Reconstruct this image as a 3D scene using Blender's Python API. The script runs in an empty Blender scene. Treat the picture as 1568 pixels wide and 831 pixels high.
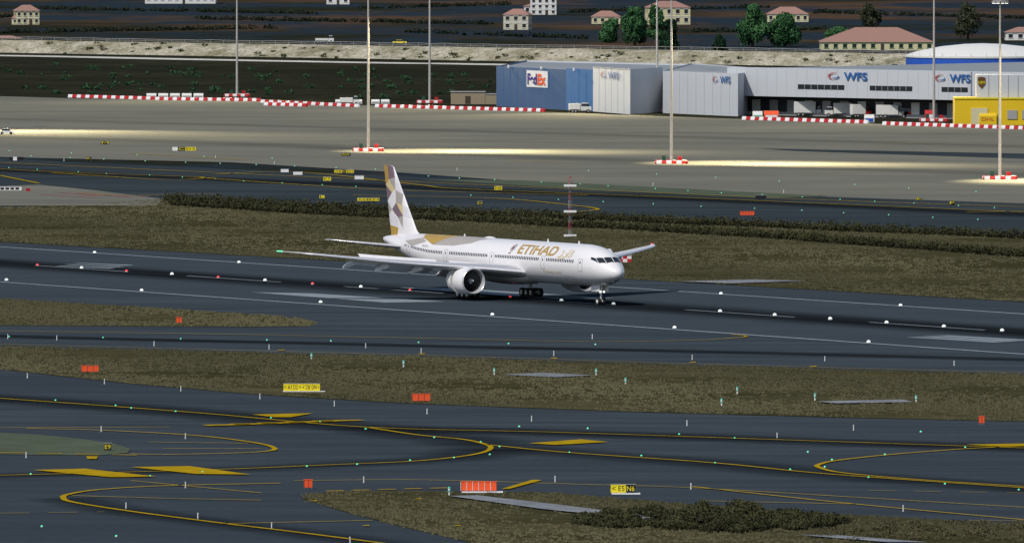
import bpy, bmesh, math, random
import numpy as np
from mathutils import Vector, Matrix
random.seed(7); rng=np.random.default_rng(7)
sc=bpy.context.scene
# ---------------------------------------------------------------- camera model / survey of the site
F=17000.0; CX=784.0; CY=415.5; YH=-235.0; CH=68.0; D0=1667.0
PITCH=math.atan((CY-YH)/F)
cF=Vector((0,math.cos(PITCH),-math.sin(PITCH))); cU=Vector((0,math.sin(PITCH),math.cos(PITCH)))
CAM=Vector((0,-D0,CH))
def G(x,y,z=0.0):
    d=cF*F+Vector((1,0,0))*(x-CX)+cU*(CY-y)
    t=(z-CH)/d.z
    p=CAM+d*t
    return Vector((p.x,p.y,z))
def S(y): return (y-YH)/CH     # px per metre at ground row
cam=bpy.data.cameras.new("camera"); co=bpy.data.objects.new("camera",cam); sc.collection.objects.link(co)
co.location=CAM; co.rotation_euler=(math.radians(90)-PITCH,0,0)
cam.sensor_width=36; cam.lens=36*F/1568.0; cam.clip_start=50; cam.clip_end=60000
sc.camera=co
sc.view_settings.view_transform='Standard'; sc.view_settings.look='None'; sc.view_settings.exposure=0
# ---------------------------------------------------------------- light
SUN=Vector((-0.42,-0.52,0.74)).normalized()
w=bpy.data.worlds.new("World"); sc.world=w; w.use_nodes=True
nt=w.node_tree; bg=nt.nodes['Background']; sky=nt.nodes.new('ShaderNodeTexSky'); sky.sky_type='NISHITA'; sky.sun_disc=False
sky.sun_elevation=math.asin(SUN.z); sky.sun_rotation=math.atan2(SUN.x,SUN.y)
nt.links.new(sky.outputs[0],bg.inputs[0]); bg.inputs[1].default_value=0.10
sl=bpy.data.lights.new("sun",'SUN'); sl.energy=3.3; sl.angle=math.radians(0.5); sl.color=(1,0.94,0.86)
so=bpy.data.objects.new("sun",sl); sc.collection.objects.link(so); so.rotation_euler=(-SUN).to_track_quat('-Z','Y').to_euler(); so.location=(-300,-300,300)
# ---------------------------------------------------------------- materials
def lin(h):
    h=h.lstrip('#'); r=[int(h[i:i+2],16)/255 for i in (0,2,4)]
    return tuple((c/12.92 if c<=0.04045 else ((c+0.055)/1.055)**2.4) for c in r)
def M(name,col,rough=0.6,spec=0.3,metal=0,var=0.12,scale=1.5,emit=0,coat=0):
    m=bpy.data.materials.new(name); m.use_nodes=True; n=m.node_tree; b=n.nodes['Principled BSDF']
    b.inputs['Roughness'].default_value=rough; b.inputs['Specular IOR Level'].default_value=spec; b.inputs['Metallic'].default_value=metal
    b.inputs['Coat Weight'].default_value=coat
    if var>0:
        g=n.nodes.new('ShaderNodeNewGeometry'); t=n.nodes.new('ShaderNodeTexNoise'); t.inputs['Scale'].default_value=scale; t.inputs['Detail'].default_value=4
        n.links.new(g.outputs['Position'],t.inputs['Vector'])
        mx=n.nodes.new('ShaderNodeMix'); mx.data_type='RGBA'
        mx.inputs[6].default_value=(*[c*(1-var) for c in col],1); mx.inputs[7].default_value=(*[min(1,c*(1+var)) for c in col],1)
        n.links.new(t.outputs['Fac'],mx.inputs[0]); n.links.new(mx.outputs[2],b.inputs['Base Color'])
    else: b.inputs['Base Color'].default_value=(*col,1)
    if emit: 
        b.inputs['Emission Color'].default_value=(*col,1); b.inputs['Emission Strength'].default_value=emit
    return m
def noise_node(n,vec,scale,detail=4,rough=0.55):
    t=n.nodes.new('ShaderNodeTexNoise'); t.inputs['Scale'].default_value=scale; t.inputs['Detail'].default_value=detail; t.inputs['Roughness'].default_value=rough
    n.links.new(vec,t.inputs['Vector']); return t
def GM(name,cols,big=0.01,mid=0.08,fine=0.8,rot=0.0,stretch=(1,1,1),fineamt=0.35,contrast=(0.35,0.65)):
    m=bpy.data.materials.new(name); m.use_nodes=True; n=m.node_tree
    for x in list(n.nodes): n.nodes.remove(x)
    out=n.nodes.new('ShaderNodeOutputMaterial'); d=n.nodes.new('ShaderNodeBsdfDiffuse'); n.links.new(d.outputs[0],out.inputs[0])
    g=n.nodes.new('ShaderNodeNewGeometry'); mp=n.nodes.new('ShaderNodeMapping'); mp.inputs['Rotation'].default_value=(0,0,rot); mp.inputs['Scale'].default_value=stretch
    n.links.new(g.outputs['Position'],mp.inputs[0]); v=mp.outputs[0]
    a=noise_node(n,v,big,5); b=noise_node(n,v,mid,6,0.65); c=noise_node(n,g.outputs['Position'],fine,5,0.7)
    def mr(src,lo,hi,o0=0,o1=1):
        r=n.nodes.new('ShaderNodeMapRange'); r.inputs[1].default_value=lo; r.inputs[2].default_value=hi; r.inputs[3].default_value=o0; r.inputs[4].default_value=o1; n.links.new(src,r.inputs[0]); return r.outputs[0]
    m1=n.nodes.new('ShaderNodeMix'); m1.data_type='RGBA'; m1.inputs[6].default_value=(*cols[0],1); m1.inputs[7].default_value=(*cols[1],1); n.links.new(mr(a.outputs[0],*contrast),m1.inputs[0])
    m2=n.nodes.new('ShaderNodeMix'); m2.data_type='RGBA'; m2.inputs[7].default_value=(*cols[2],1); n.links.new(m1.outputs[2],m2.inputs[6]); n.links.new(mr(b.outputs[0],*contrast),m2.inputs[0])
    m3=n.nodes.new('ShaderNodeMix'); m3.data_type='RGBA'; m3.blend_type='MULTIPLY'; m3.inputs[0].default_value=1
    n.links.new(m2.outputs[2],m3.inputs[6])
    cc=n.nodes.new('ShaderNodeCombineColor'); f=mr(c.outputs[0],0.3,0.7,1-fineamt,1+fineamt)
    for i in range(3): n.links.new(f,cc.inputs[i])
    n.links.new(cc.outputs[0],m3.inputs[7]); n.links.new(m3.outputs[2],d.inputs[0])
    return m
PSI=math.radians(59.1)
m_field=GM("farmland",[lin('#25281f'),lin('#4c3d31'),lin('#26313a')],0.0045,0.012,0.12,0.5,(1,0.5,1),0.35,(0.44,0.56))
m_scrub=GM("scrubland",[lin('#272920'),lin('#38362a'),lin('#1e221b')],0.01,0.06,0.5,0.2)
m_asph=GM("asphalt",[lin('#39424a'),lin('#444d53'),lin('#343c42')],0.012,0.09,1.2,PSI,(0.25,1.6,1),0.10)
m_asphd=GM("asphalt_dark",[lin('#343c42'),lin('#3f474b'),lin('#2d3539')],0.012,0.06,1.2,PSI,(0.2,1.5,1),0.12)
m_conc=GM("apron_concrete",[lin('#696a62'),lin('#5f605a'),lin('#747368')],0.006,0.03,0.6,0.25,(0.5,1.0,1),0.08)
m_grass=GM("grass_ground",[lin('#3f3d2b'),lin('#524e38'),lin('#343320')],0.012,0.06,1.0,PSI,(0.5,1,1),0.22)
m_green=GM("painted_green",[lin('#4f594c'),lin('#586253'),lin('#495142')],0.02,0.1,1,0,(1,1,1),0.1)
m_grav=GM("gravel",[lin('#7b8085'),lin('#8c9094'),lin('#6b7076')],0.05,0.3,2,0,(1,1,1),0.2)
m_stone=GM("embankment_stone",[lin('#8d8871'),lin('#6c6953'),lin('#a8a392')],0.03,0.12,0.9,0,(1,1,1),0.6,(0.4,0.6))
m_road=GM("pale_road",[lin('#c4c2ba'),lin('#dddbd2'),lin('#aeaca3')],0.02,0.1,0.5,0,(1,1,1),0.1)
m_yel=M("yellow_paint",lin('#a08519'),0.9,0,0,0.45,0.5)
m_whp=M("white_paint_marking",lin('#98a1a9'),0.9,0,0,0.3,0.5); m_tdz=M("worn_white_marking",lin('#7f8990'),0.9,0,0,0.3,0.2)
m_wht=M("white",(0.72,0.72,0.72),0.5); m_red=M("red",lin('#b3262a'),0.5); m_org=M("orange",lin('#e2562a'),0.5); m_redp=M("faded_red",lin('#a0545a'),.6)
m_blk=M("black",(0.012,0.012,0.014),0.5); m_ysg=M("sign_yellow",lin('#d9c81f'),0.5); m_glass=M("dark_glass",(0.02,0.025,0.03),0.1,0.5,0,0)
m_gry=M("grey_metal",(0.32,0.32,0.32),0.5); m_pole=M("galvanised_pole",(0.40,0.38,0.35),0.5); m_dgr=M("dark_green",(0.02,0.07,0.045),0.6)
m_teal=M("teal",lin('#35b39a'),0.5); m_rub=M("tyre",(0.02,0.02,0.02),0.9)
m_lw=M("lamp_white",(1,0.98,0.92),0.5,var=0,emit=2.5); m_lg=M("lamp_green",(0.08,0.75,0.38),0.5,var=0,emit=.75); m_lr=M("lamp_red",(1,0.05,0.06),0.5,var=0,emit=.7); m_lws=M("runway_lens",(0.85,.9,.85),.4,var=0,emit=.55)
# ---------------------------------------------------------------- mesh builder
class MB:
    def __init__(s): s.v=[]; s.f=[]; s.mi=[]; s.mats=[]
    def mat(s,m):
        if m not in s.mats: s.mats.append(m)
        return s.mats.index(m)
    def add(s,vs,fs,m):
        o=len(s.v); s.v+= [tuple(v) for v in vs]; k=s.mat(m)
        for f in fs: s.f.append([o+i for i in f]); s.mi.append(k)
    def box(s,c,sz,m,rz=0,taper=1.0,tx=None):
        cx,cy,cz=c; hx,hy,hz=[q/2 for q in sz]; tx=taper if tx is None else tx
        vs=[]
        for z,t,t2 in((-hz,1,1),(hz,taper,tx)):
            for x,y in((-hx,-hy),(hx,-hy),(hx,hy),(-hx,hy)):
                x*=t2;y*=t
                vs.append((cx+x*math.cos(rz)-y*math.sin(rz),cy+x*math.sin(rz)+y*math.cos(rz),cz+z))
        s.add(vs,[(3,2,1,0),(4,5,6,7),(0,1,5,4),(1,2,6,5),(2,3,7,6),(3,0,4,7)],m)
    def cyl(s,a,b,r0,r1,m,n=10,cap=True):
        a=Vector(a);b=Vector(b);d=(b-a).normalized(); u=d.orthogonal().normalized(); w=d.cross(u)
        vs=[a+(u*math.cos(2*math.pi*i/n)+w*math.sin(2*math.pi*i/n))*r0 for i in range(n)]+[b+(u*math.cos(2*math.pi*i/n)+w*math.sin(2*math.pi*i/n))*r1 for i in range(n)]
        fs=[(i,(i+1)%n,n+(i+1)%n,n+i) for i in range(n)]
        if cap: fs+=[tuple(range(n))[::-1],tuple(range(n,2*n))]
        s.add(vs,fs,m)
    def loft(s,secs,m,closed=True,cap=True,mf=None):
        n=len(secs[0]); o=len(s.v)
        for q in secs: s.v+=[tuple(v) for v in q]
        for j in range(len(secs)-1):
            for i in range(n if closed else n-1):
                k=(i+1)%n
                s.f.append([o+j*n+i,o+j*n+k,o+(j+1)*n+k,o+(j+1)*n+i]); s.mi.append(s.mat(mf(j,i) if mf else m))
        if cap and closed:
            s.f.append([o+i for i in range(n)][::-1]); s.mi.append(s.mat(m)); e=o+(len(secs)-1)*n
            s.f.append([e+i for i in range(n)]); s.mi.append(s.mat(m))
    def mesh(s,name,smooth=False):
        me=bpy.data.meshes.new(name); me.from_pydata(s.v,[],s.f)
        for m in s.mats: me.materials.append(m)
        me.polygons.foreach_set('material_index',s.mi)
        bm=bmesh.new(); bm.from_mesh(me); bmesh.ops.recalc_face_normals(bm,faces=bm.faces); bm.to_mesh(me); bm.free()
        if smooth:
            me.polygons.foreach_set('use_smooth',[True]*len(me.polygons))
            try: me.set_sharp_from_angle(angle=math.radians(35))
            except Exception: pass
        me.update(); return me
    def obj(s,name,parent=None,loc=(0,0,0),rz=0,smooth=False):
        return put(s.mesh(name,smooth),name,loc,rz,parent)
def put(me,name,loc=(0,0,0),rz=0,parent=None):
    o=bpy.data.objects.new(name,me); sc.collection.objects.link(o); o.location=loc; o.rotation_euler=(0,0,rz)
    if parent: o.parent=parent
    return o
def empty(name,loc=(0,0,0),rz=0):
    e=bpy.data.objects.new(name,None); sc.collection.objects.link(e); e.location=loc; e.rotation_euler=(0,0,rz); e.empty_display_size=1; return e
def textobj(txt,h,m,name="lettering",parent=None,loc=(0,0,0),rot=(math.pi/2,0,0),width=None,bold=0.0):
    c=bpy.data.curves.new(name,'FONT'); c.body=txt; c.size=1; c.offset=bold; c.align_x='CENTER'
    t=bpy.data.objects.new(name,c); sc.collection.objects.link(t); bpy.context.view_layer.update()
    me=bpy.data.meshes.new_from_object(t.evaluated_get(bpy.context.evaluated_depsgraph_get())); bpy.data.objects.remove(t)
    vs=np.array([v.co for v in me.vertices]); mn=vs.min(0); mx=vs.max(0)
    k=h/(mx[1]-mn[1]); kx=k if width is None else width/(mx[0]-mn[0])
    for v in me.vertices:
        v.co.x=(v.co.x-(mn[0]+mx[0])/2)*kx; v.co.y=(v.co.y-(mn[1]+mx[1])/2)*k
    me.materials.clear(); me.materials.append(m)
    if parent is False: return me
    o=put(me,name,loc,0,parent); o.rotation_euler=rot; return o
# ---------------------------------------------------------------- ground sheets
def sheet(name,pts,z,m,world=False):
    P=[(G(*p) if not world else Vector((p[0],p[1],0))) for p in pts]
    bm=bmesh.new(); vs=[bm.verts.new((p.x,p.y,z)) for p in P]; f=bm.faces.new(vs)
    bmesh.ops.triangulate(bm,faces=[f]); bmesh.ops.recalc_face_normals(bm,faces=bm.faces)
    for f in bm.faces:
        if f.normal.z<0: f.normal_flip()
    me=bpy.data.meshes.new(name); bm.to_mesh(me); bm.free(); me.materials.append(m)
    return put(me,name),[(p.x,p.y) for p in P]
def cr(pts,n=8):
    P=[np.array(p,float) for p in pts]; P=[2*P[0]-P[1]]+P+[2*P[-1]-P[-2]]; out=[]
    for i in range(1,len(P)-2):
        for k in range(n):
            t=k/n; a,b,c,d=P[i-1:i+3]
            out.append(0.5*((2*b)+(-a+c)*t+(2*a-5*b+4*c-d)*t*t+(-a+3*b-3*c+d)*t**3))
    out.append(P[-2]); return [tuple(p) for p in out]
def stripe(mb,pts,wd,z,m,smooth=True,dash=None):
    P=[G(*p) for p in (cr(pts) if smooth and len(pts)>2 else pts)]
    if dash:
        a,b=P[0],P[-1]; L=(b-a).length; d=(b-a)/L; t=0
        while t<L:
            q0=a+d*t; q1=a+d*min(L,t+dash[0]); nn=Vector((-d.y,d.x,0))*wd/2
            mb.add([(p.x,p.y,z) for p in (q0-nn,q1-nn,q1+nn,q0+nn)],[(0,1,2,3)],m); t+=dash[0]+dash[1]
        return
    L=[];R=[]
    for i,p in enumerate(P):
        a=P[max(0,i-1)];b=P[min(len(P)-1,i+1)]; d=(b-a).normalized(); nn=Vector((-d.y,d.x,0))*wd/2
        L.append((p.x+nn.x,p.y+nn.y,z)); R.append((p.x-nn.x,p.y-nn.y,z))
    n=len(P); mb.add(L+R,[(i,i+1,n+i+1,n+i) for i in range(n-1)],m)
sheet("ground",[(-15000,-6000),(15000,-6000),(15000,25000),(-15000,25000)],0,m_field,True)
sheet("scrub_ground",[(-500,78),(0,80),(760,94),(2100,116),(2100,230),(1568,215),(835,190),(0,170),(-500,150)],0.03,m_scrub)
sheet("taxiway_ground",[(-500,222),(0,243),(1568,325),(2100,350),(2100,1300),(-500,1300)],0.04,m_asph)
sheet("taxiway_strip",[(-500,222),(0,244),(1568,312),(2100,335),(2100,392),(1568,360),(700,318),(250,302),(-500,270)],0.06,m_asphd)
sheet("apron",[(-500,134),(105,151),(400,156),(835,172),(1140,183),(1568,198),(2100,212),(2100,335),(1568,312),(1270,302),(780,277),(600,264),(350,249),(0,241),(-500,222)],0.08,m_conc)
sheet("apron_island",[(-500,268),(0,286),(60,284),(150,293),(250,306),(240,316),(0,316),(-500,300)],0.15,m_conc)
sheet("green_shoulder",[(640,275),(800,277),(1270,301),(1180,304),(900,291)],0.10,m_green)
sheet("dark_apron_patch",[(1160,228),(1568,236),(2100,248),(2100,262),(1568,244),(1220,232)],0.10,m_asphd)
grassP=[]
grassP.append((sheet("grass_field",[(-500,303),(0,318),(120,315),(250,306),(700,322),(900,328),(1568,362),(2100,390),(2100,494),(1568,463),(1000,430),(500,399),(0,371),(-500,340)],0.10,m_grass)[1],17000,.2))
grassP.append((sheet("grass_field",[(-500,440),(0,458),(200,470),(400,483),(470,490),(484,495),(470,500),(380,501),(0,499),(-500,497)],0.10,m_grass)[1],5000,.18))
grassP.append((sheet("grass_field",[(-500,520),(0,531),(300,538),(650,547),(1060,560),(1568,574),(2100,585),(2100,660),(1568,646),(1300,640),(1000,632),(800,625),(600,617),(400,605),(200,588),(0,566),(-500,515)],0.10,m_grass)[1],14000,.17))
grassP.append((sheet("grass_field",[(460,763),(475,757),(520,753),(600,752),(850,755),(900,760),(1000,768),(1250,786),(1568,803),(2100,830),(2100,960),(1000,900),(760,840),(690,824),(600,803),(520,782)],0.10,m_grass)[1],7000,.15))
sheet("green_island",[(-500,655),(0,663),(60,666),(120,672),(175,680),(200,688),(195,694),(150,698),(60,697),(-500,690)],0.10,m_green)
sheet("concrete_pad",[(1040,433),(1150,430),(1235,432),(1120,436)],0.25,m_grav)
sheet("concrete_pad",[(770,576),(830,573),(910,577),(850,580)],0.25,m_grav)
sheet("concrete_pad",[(1250,617),(1380,614),(1400,618),(1280,620)],0.25,m_grav)
sheet("gravel_strip",[(688,762),(730,761),(860,776),(1010,795),(980,797),(830,782)],0.25,m_grav)
sheet("gravel_strip",[(1225,822),(1280,822),(1420,833),(1360,833)],0.25,m_grav)
# runway, own local frame
pa=G(125,412); pb=G(1536,508); rdir=(pb-pa).normalized(); rlen=(pb-pa).length
mr_=bpy.data.materials.new("runway_asphalt"); mr_.use_nodes=True; n=mr_.node_tree
for x in list(n.nodes): n.nodes.remove(x)
out=n.nodes.new('ShaderNodeOutputMaterial'); d=n.nodes.new('ShaderNodeBsdfDiffuse'); n.links.new(d.outputs[0],out.inputs[0])
tc=n.nodes.new('ShaderNodeTexCoord'); sx=n.nodes.new('ShaderNodeSeparateXYZ'); n.links.new(tc.outputs['Object'],sx.inputs[0])
mp=n.nodes.new('ShaderNodeMapping'); mp.inputs['Scale'].default_value=(0.012,0.6,1); n.links.new(tc.outputs['Object'],mp.inputs[0])
n1=noise_node(n,mp.outputs[0],1,5,0.6); n2=noise_node(n,tc.outputs['Object'],0.05,4)
ab=n.nodes.new('ShaderNodeMath'); ab.operation='ABSOLUTE'; n.links.new(sx.outputs['Y'],ab.inputs[0])
r1=n.nodes.new('ShaderNodeMapRange'); r1.interpolation_type='SMOOTHSTEP'; r1.inputs[1].default_value=15; r1.inputs[2].default_value=2; n.links.new(ab.outputs[0],r1.inputs[0])
r2=n.nodes.new('ShaderNodeMapRange'); r2.inputs[1].default_value=0.25; r2.inputs[2].default_value=0.65; r2.inputs[3].default_value=0.55; r2.inputs[4].default_value=1.0; n.links.new(n1.outputs[0],r2.inputs[0])
mm=n.nodes.new('ShaderNodeMath'); mm.operation='MULTIPLY'; n.links.new(r1.outputs[0],mm.inputs[0]); n.links.new(r2.outputs[0],mm.inputs[1])
m0=n.nodes.new('ShaderNodeMix'); m0.data_type='RGBA'; m0.inputs[6].default_value=(*lin('#343d44'),1); m0.inputs[7].default_value=(*lin('#434b52'),1); n.links.new(n2.outputs[0],m0.inputs[0])
m1=n.nodes.new('ShaderNodeMix'); m1.data_type='RGBA'; n.links.new(m0.outputs[2],m1.inputs[6]); m1.inputs[7].default_value=(*lin('#0f1112'),1)
n.links.new(mm.outputs[0],m1.inputs[0]); n.links.new(m1.outputs[2],d.inputs[0])
mb=MB(); mb.add([(-900,-36,0),(900,-36,0),(900,36,0),(-900,36,0)],[(0,1,2,3)],mr_)
rang=math.atan2(rdir.y,rdir.x)
rc=(pa+pb)/2
o=mb.obj("runway",None,(rc.x,rc.y,0.07),rang)
mb=MB(); Z=0.10
stripe(mb,[(-500,397),(2100,580.5)],.85,Z,m_whp,False)
stripe(mb,[(-500,345.7),(2100,516.3)],.75,Z,m_whp,False)
nrm=Vector((-rdir.y,rdir.x,0))
def rquad(t0,t1,l0,l1,m=m_whp,z=Z):
    ps=[rc+rdir*t0+nrm*l0,rc+rdir*t1+nrm*l0,rc+rdir*t1+nrm*l1,rc+rdir*t0+nrm*l1]
    mb.add([(p.x,p.y,z) for p in ps],[(0,1,2,3)],m)
for k in range(-10,11): rquad(k*50,k*50+30,-0.35,0.35,m_tdz)
def quadpx(pts,m=m_whp,z=Z): 
    ps=[G(*p) for p in pts]; mb.add([(p.x,p.y,z) for p in ps],[tuple(range(len(ps)))],m)
quadpx([(383,448),(480,450),(682,462.5),(590,464)],m_tdz); quadpx([(610,441),(700,442),(940,457),(850,459)],m_tdz)
for k in range(3):
    quadpx([(84+k*14,408-k*2.2),(94+k*14,407.6-k*2.2),(178+k*14,411-k*2.2),(168+k*14,412-k*2.2)],m_tdz)
    quadpx([(1388+k*22,517-k*1.3),(1408+k*22,516.6-k*1.3),(1540+k*22,524-k*1.3),(1520+k*22,525-k*1.3)],m_tdz)
mb.obj("runway_markings")
mw=bpy.data.materials.new("tyre_wear"); mw.use_nodes=True; n=mw.node_tree
for x in list(n.nodes): n.nodes.remove(x)
out=n.nodes.new('ShaderNodeOutputMaterial'); mx=n.nodes.new('ShaderNodeMixShader'); tr=n.nodes.new('ShaderNodeBsdfTransparent'); df=n.nodes.new('ShaderNodeBsdfDiffuse'); df.inputs[0].default_value=(*lin('#181c1f'),1)
at=n.nodes.new('ShaderNodeAttribute'); at.attribute_name='wear'; g=n.nodes.new('ShaderNodeNewGeometry'); mp=n.nodes.new('ShaderNodeMapping'); mp.inputs['Rotation'].default_value=(0,0,PSI); mp.inputs['Scale'].default_value=(.03,.5,1); n.links.new(g.outputs['Position'],mp.inputs[0]); nn_=noise_node(n,mp.outputs[0],1,4)
mu=n.nodes.new('ShaderNodeMath'); mu.operation='MULTIPLY'; n.links.new(at.outputs['Fac'],mu.inputs[0]); n.links.new(nn_.outputs[0],mu.inputs[1]); n.links.new(mu.outputs[0],mx.inputs[0]); n.links.new(tr.outputs[0],mx.inputs[1]); n.links.new(df.outputs[0],mx.inputs[2]); n.links.new(mx.outputs[0],out.inputs[0])
def wear(pts,wd,z,amt=1.0):
    P=[G(*p) for p in cr(pts)]; rows=[-1,-.5,0,.5,1]; V=[];A=[]
    for i,p in enumerate(P):
        a=P[max(0,i-1)];b=P[min(len(P)-1,i+1)]; d=(b-a).normalized(); nn=Vector((-d.y,d.x,0))*wd/2
        for r in rows: q=p+nn*r; V.append((q.x,q.y,z)); A.append(amt*(1-abs(r))**.8)
    Fc=[(i*5+j,(i+1)*5+j,(i+1)*5+j+1,i*5+j+1) for i in range(len(P)-1) for j in range(4)]
    me=bpy.data.meshes.new("tyre_wear"); me.from_pydata(V,[],Fc); at=me.attributes.new('wear','FLOAT','POINT'); at.data.foreach_set('value',A); me.materials.append(mw); put(me,"tyre_wear")
wear([(-300,592),(0,611),(300,633),(560,655),(850,663),(1210,675),(1568,687),(1900,697)],18,.105,1.2)
wear([(560,655),(640,667),(710,674),(745,682),(870,694),(1095,710),(1270,727),(1568,748),(1900,770)],16,.115,1.0)
wear([(-300,736),(0,729),(330,720),(500,713),(690,702),(751,688)],14,.12,.9)
wear([(-400,500),(0,515),(650,530),(1200,542),(1900,560)],12,.105,1.3); wear([(-400,240),(0,261),(600,286),(1200,312),(1900,345)],22,.11,1.2); wear([(97,763),(200,784),(470,818),(640,840)],10,.125,.9)
wear([(-200,205),(400,222),(900,245),(1568,268),(1800,276)],30,.13,.35); wear([(-200,178),(500,196),(1100,212),(1800,232)],24,.135,.3)
# yellow taxiway markings
mb=MB(); Z=0.15; W=.62
Y=lambda pts,w=W,**k: stripe(mb,pts,w,Z,m_yel,**k)
Y([(-300,592),(0,611),(300,633),(560,655),(850,663),(1210,675),(1568,687),(1900,697)])
Y([(560,655),(640,667),(710,674),(745,682),(751,688),(735,695),(690,702),(620,708),(500,713),(330,720),(0,729),(-300,736)])
Y([(745,682),(870,694),(1095,710),(1270,727),(1568,748),(1900,770)])
Y([(40,657),(160,660),(300,668),(390,679),(420,687),(408,692),(350,695),(250,697),(200,696)])
Y([(1900,676),(1568,684),(1400,694),(1290,705),(1255,712),(1255,717),(1290,725),(1400,735),(1568,746)])
Y([(430,741),(250,745),(150,751),(105,758),(97,763),(112,770),(200,784),(330,801),(470,818),(640,840)],.65)
Y([(110,760),(250,764),(400,767)],.4); Y([(200,737),(400,756)],.35); Y([(450,737),(650,736),(900,743),(1060,748),(1300,762),(1568,778)],.4)
Y([(340,803),(570,798)],.45); Y([(1075,768),(1310,773)],.45); Y([(1060,746),(1300,772),(1568,797)],.5);Y([(0,656),(260,655)],.4);Y([(228,678),(380,680)],.4);Y([(250,688),(400,688)],.4)
Y([(0,508),(300,512),(650,519),(900,524),(1060,522),(1130,518),(1142,515.5),(1120,513)],.5)
Y([(0,528),(650,545),(1060,558),(1568,572),(1900,582)],.35)
Y([(0,787),(160,785)],.3,dash=(3,2)); Y([(0,694),(210,698)],.8,dash=(3,1.5)); Y([(500,753),(690,748)],.9,dash=(2,1.0)); Y([(1330,752),(1568,756)],.3,dash=(3,2))
Y([(1480,798),(1568,798)],.3)
for q in ([(385,636),(480,634),(445,640),(420,640)],[(810,680),(890,674),(932,678),(850,682.5)],
          [(50,721),(130,719),(240,731),(170,732)],[(200,716.5),(290,715),(385,728),(300,727)],[(1480,682),(1600,680),(1600,684),(1530,685)],
          [(768,750),(780,750),(830,736.5),(815,736)],[(132,700),(150,700),(148,704),(134,704)]):
    quadpx(q,m_yel,Z+.01)
for i in range(5): quadpx([(308+i*42,652-i*1.6),(380+i*42,650.5-i*1.6),(392+i*42,651.5-i*1.6),(320+i*42,653.5-i*1.6)],m_yel,Z+.02)
for x,y in ((645,543),(848,549.5),(1060,556),(1245,562),(430,537),(700,806),(480,768),(640,765),(560,806)): quadpx([(x-5,y),(x+5,y-.5),(x+6,y+.8),(x-4,y+.8)],m_yel,Z+.02)
for pts in ([(0,260),(120,266),(300,272),(330,275),(600,292),(900,300)],[(330,268),(420,264),(500,268),(640,284),(700,290),(900,298),(1100,306),(1568,326)],[(0,250),(600,278),(1200,305),(1568,318)],
            [(80,266),(250,276),(330,273)],[(120,297),(200,300),(330,298)],[(1480,326),(1600,324)],[(430,188),(520,190)],[(780,247),(860,249)],[(1340,222),(1420,220)],[(540,300),(760,305),(900,318)],[(200,236),(380,246)],[(0,270),(60,282)],[(900,318),(915,322),(880,326)]):
    stripe(mb,pts,.8,.19,m_yel)
mb.obj("taxiway_markings")
mb=MB(); 
for pts in ([(90,296),(200,303)],[(120,300),(230,302)],[(60,299),(150,304)]): stripe(mb,pts,.9,0.21,m_redp)
mb.obj("red_apron_markings")
# ---------------------------------------------------------------- foliage
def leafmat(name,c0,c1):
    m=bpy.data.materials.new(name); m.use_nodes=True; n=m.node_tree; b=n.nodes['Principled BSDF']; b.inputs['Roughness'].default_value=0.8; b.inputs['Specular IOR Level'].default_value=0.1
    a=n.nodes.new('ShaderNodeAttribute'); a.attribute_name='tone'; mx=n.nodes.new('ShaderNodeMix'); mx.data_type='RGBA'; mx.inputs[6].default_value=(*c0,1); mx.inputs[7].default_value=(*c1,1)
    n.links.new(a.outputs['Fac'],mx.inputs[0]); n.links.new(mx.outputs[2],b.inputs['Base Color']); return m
m_hedge=leafmat("hedge_leaves",lin('#23241a'),lin('#45462c')); m_tree=leafmat("tree_leaves",lin('#21422a'),lin('#4b7548')); m_cyp=leafmat("cypress_leaves",lin('#101f15'),lin('#23422b')); m_bare=leafmat("winter_leaves",lin('#2a2f22'),lin('#4b4f3c'))
m_shr=leafmat("shrub_leaves",lin('#1e3522'),lin('#38593a')); m_gras=leafmat("grass_blades",lin('#3b3927'),lin('#5a563e')); m_olive=leafmat("olive_leaves",lin('#2c3322'),lin('#565a3a')); m_dkr=leafmat("hedgerow_leaves",lin('#141a13'),lin('#2a3324'))
m_bark=M("bark",(0.06,0.045,0.03),0.9)
def leaves_mesh(name,cent,rad,nper,size,m,shell=0.55,flat=0.0):
    cent=np.array(cent,float); rad=np.array(rad,float); k=len(cent)
    idx=np.repeat(np.arange(k),nper); N=len(idx)
    d=rng.normal(size=(N,3)); d/=np.linalg.norm(d,axis=1)[:,None]
    r=shell+(1-shell)*rng.random(N)**0.6; r*=1+0.12*rng.normal(size=N)
    p=cent[idx]+d*rad[idx]*r[:,None]; p[:,2]=np.maximum(p[:,2],0.05)
    a=d+rng.normal(size=(N,3))*0.8; a/=np.linalg.norm(a,axis=1)[:,None]
    u=np.cross(a,rng.normal(size=(N,3))); u/=np.linalg.norm(u,axis=1)[:,None]; v=np.cross(a,u)
    s=(size*(0.6+0.8*rng.random(N)))[:,None]
    V=np.stack([p-u*s,p-v*s*.6,p+u*s,p+v*s*.6],1).reshape(-1,3)
    me=bpy.data.meshes.new(name); me.vertices.add(4*N); me.vertices.foreach_set('co',V.ravel())
    me.loops.add(4*N); me.loops.foreach_set('vertex_index',np.arange(4*N)); me.polygons.add(N); me.polygons.foreach_set('loop_start',np.arange(N)*4); me.polygons.foreach_set('loop_total',np.full(N,4))
    me.update(calc_edges=True)
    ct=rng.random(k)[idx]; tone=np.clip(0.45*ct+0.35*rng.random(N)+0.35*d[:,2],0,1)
    at=me.attributes.new('tone','FLOAT','FACE'); at.data.foreach_set('value',tone.astype(np.float32)); me.materials.append(m); return me
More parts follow.
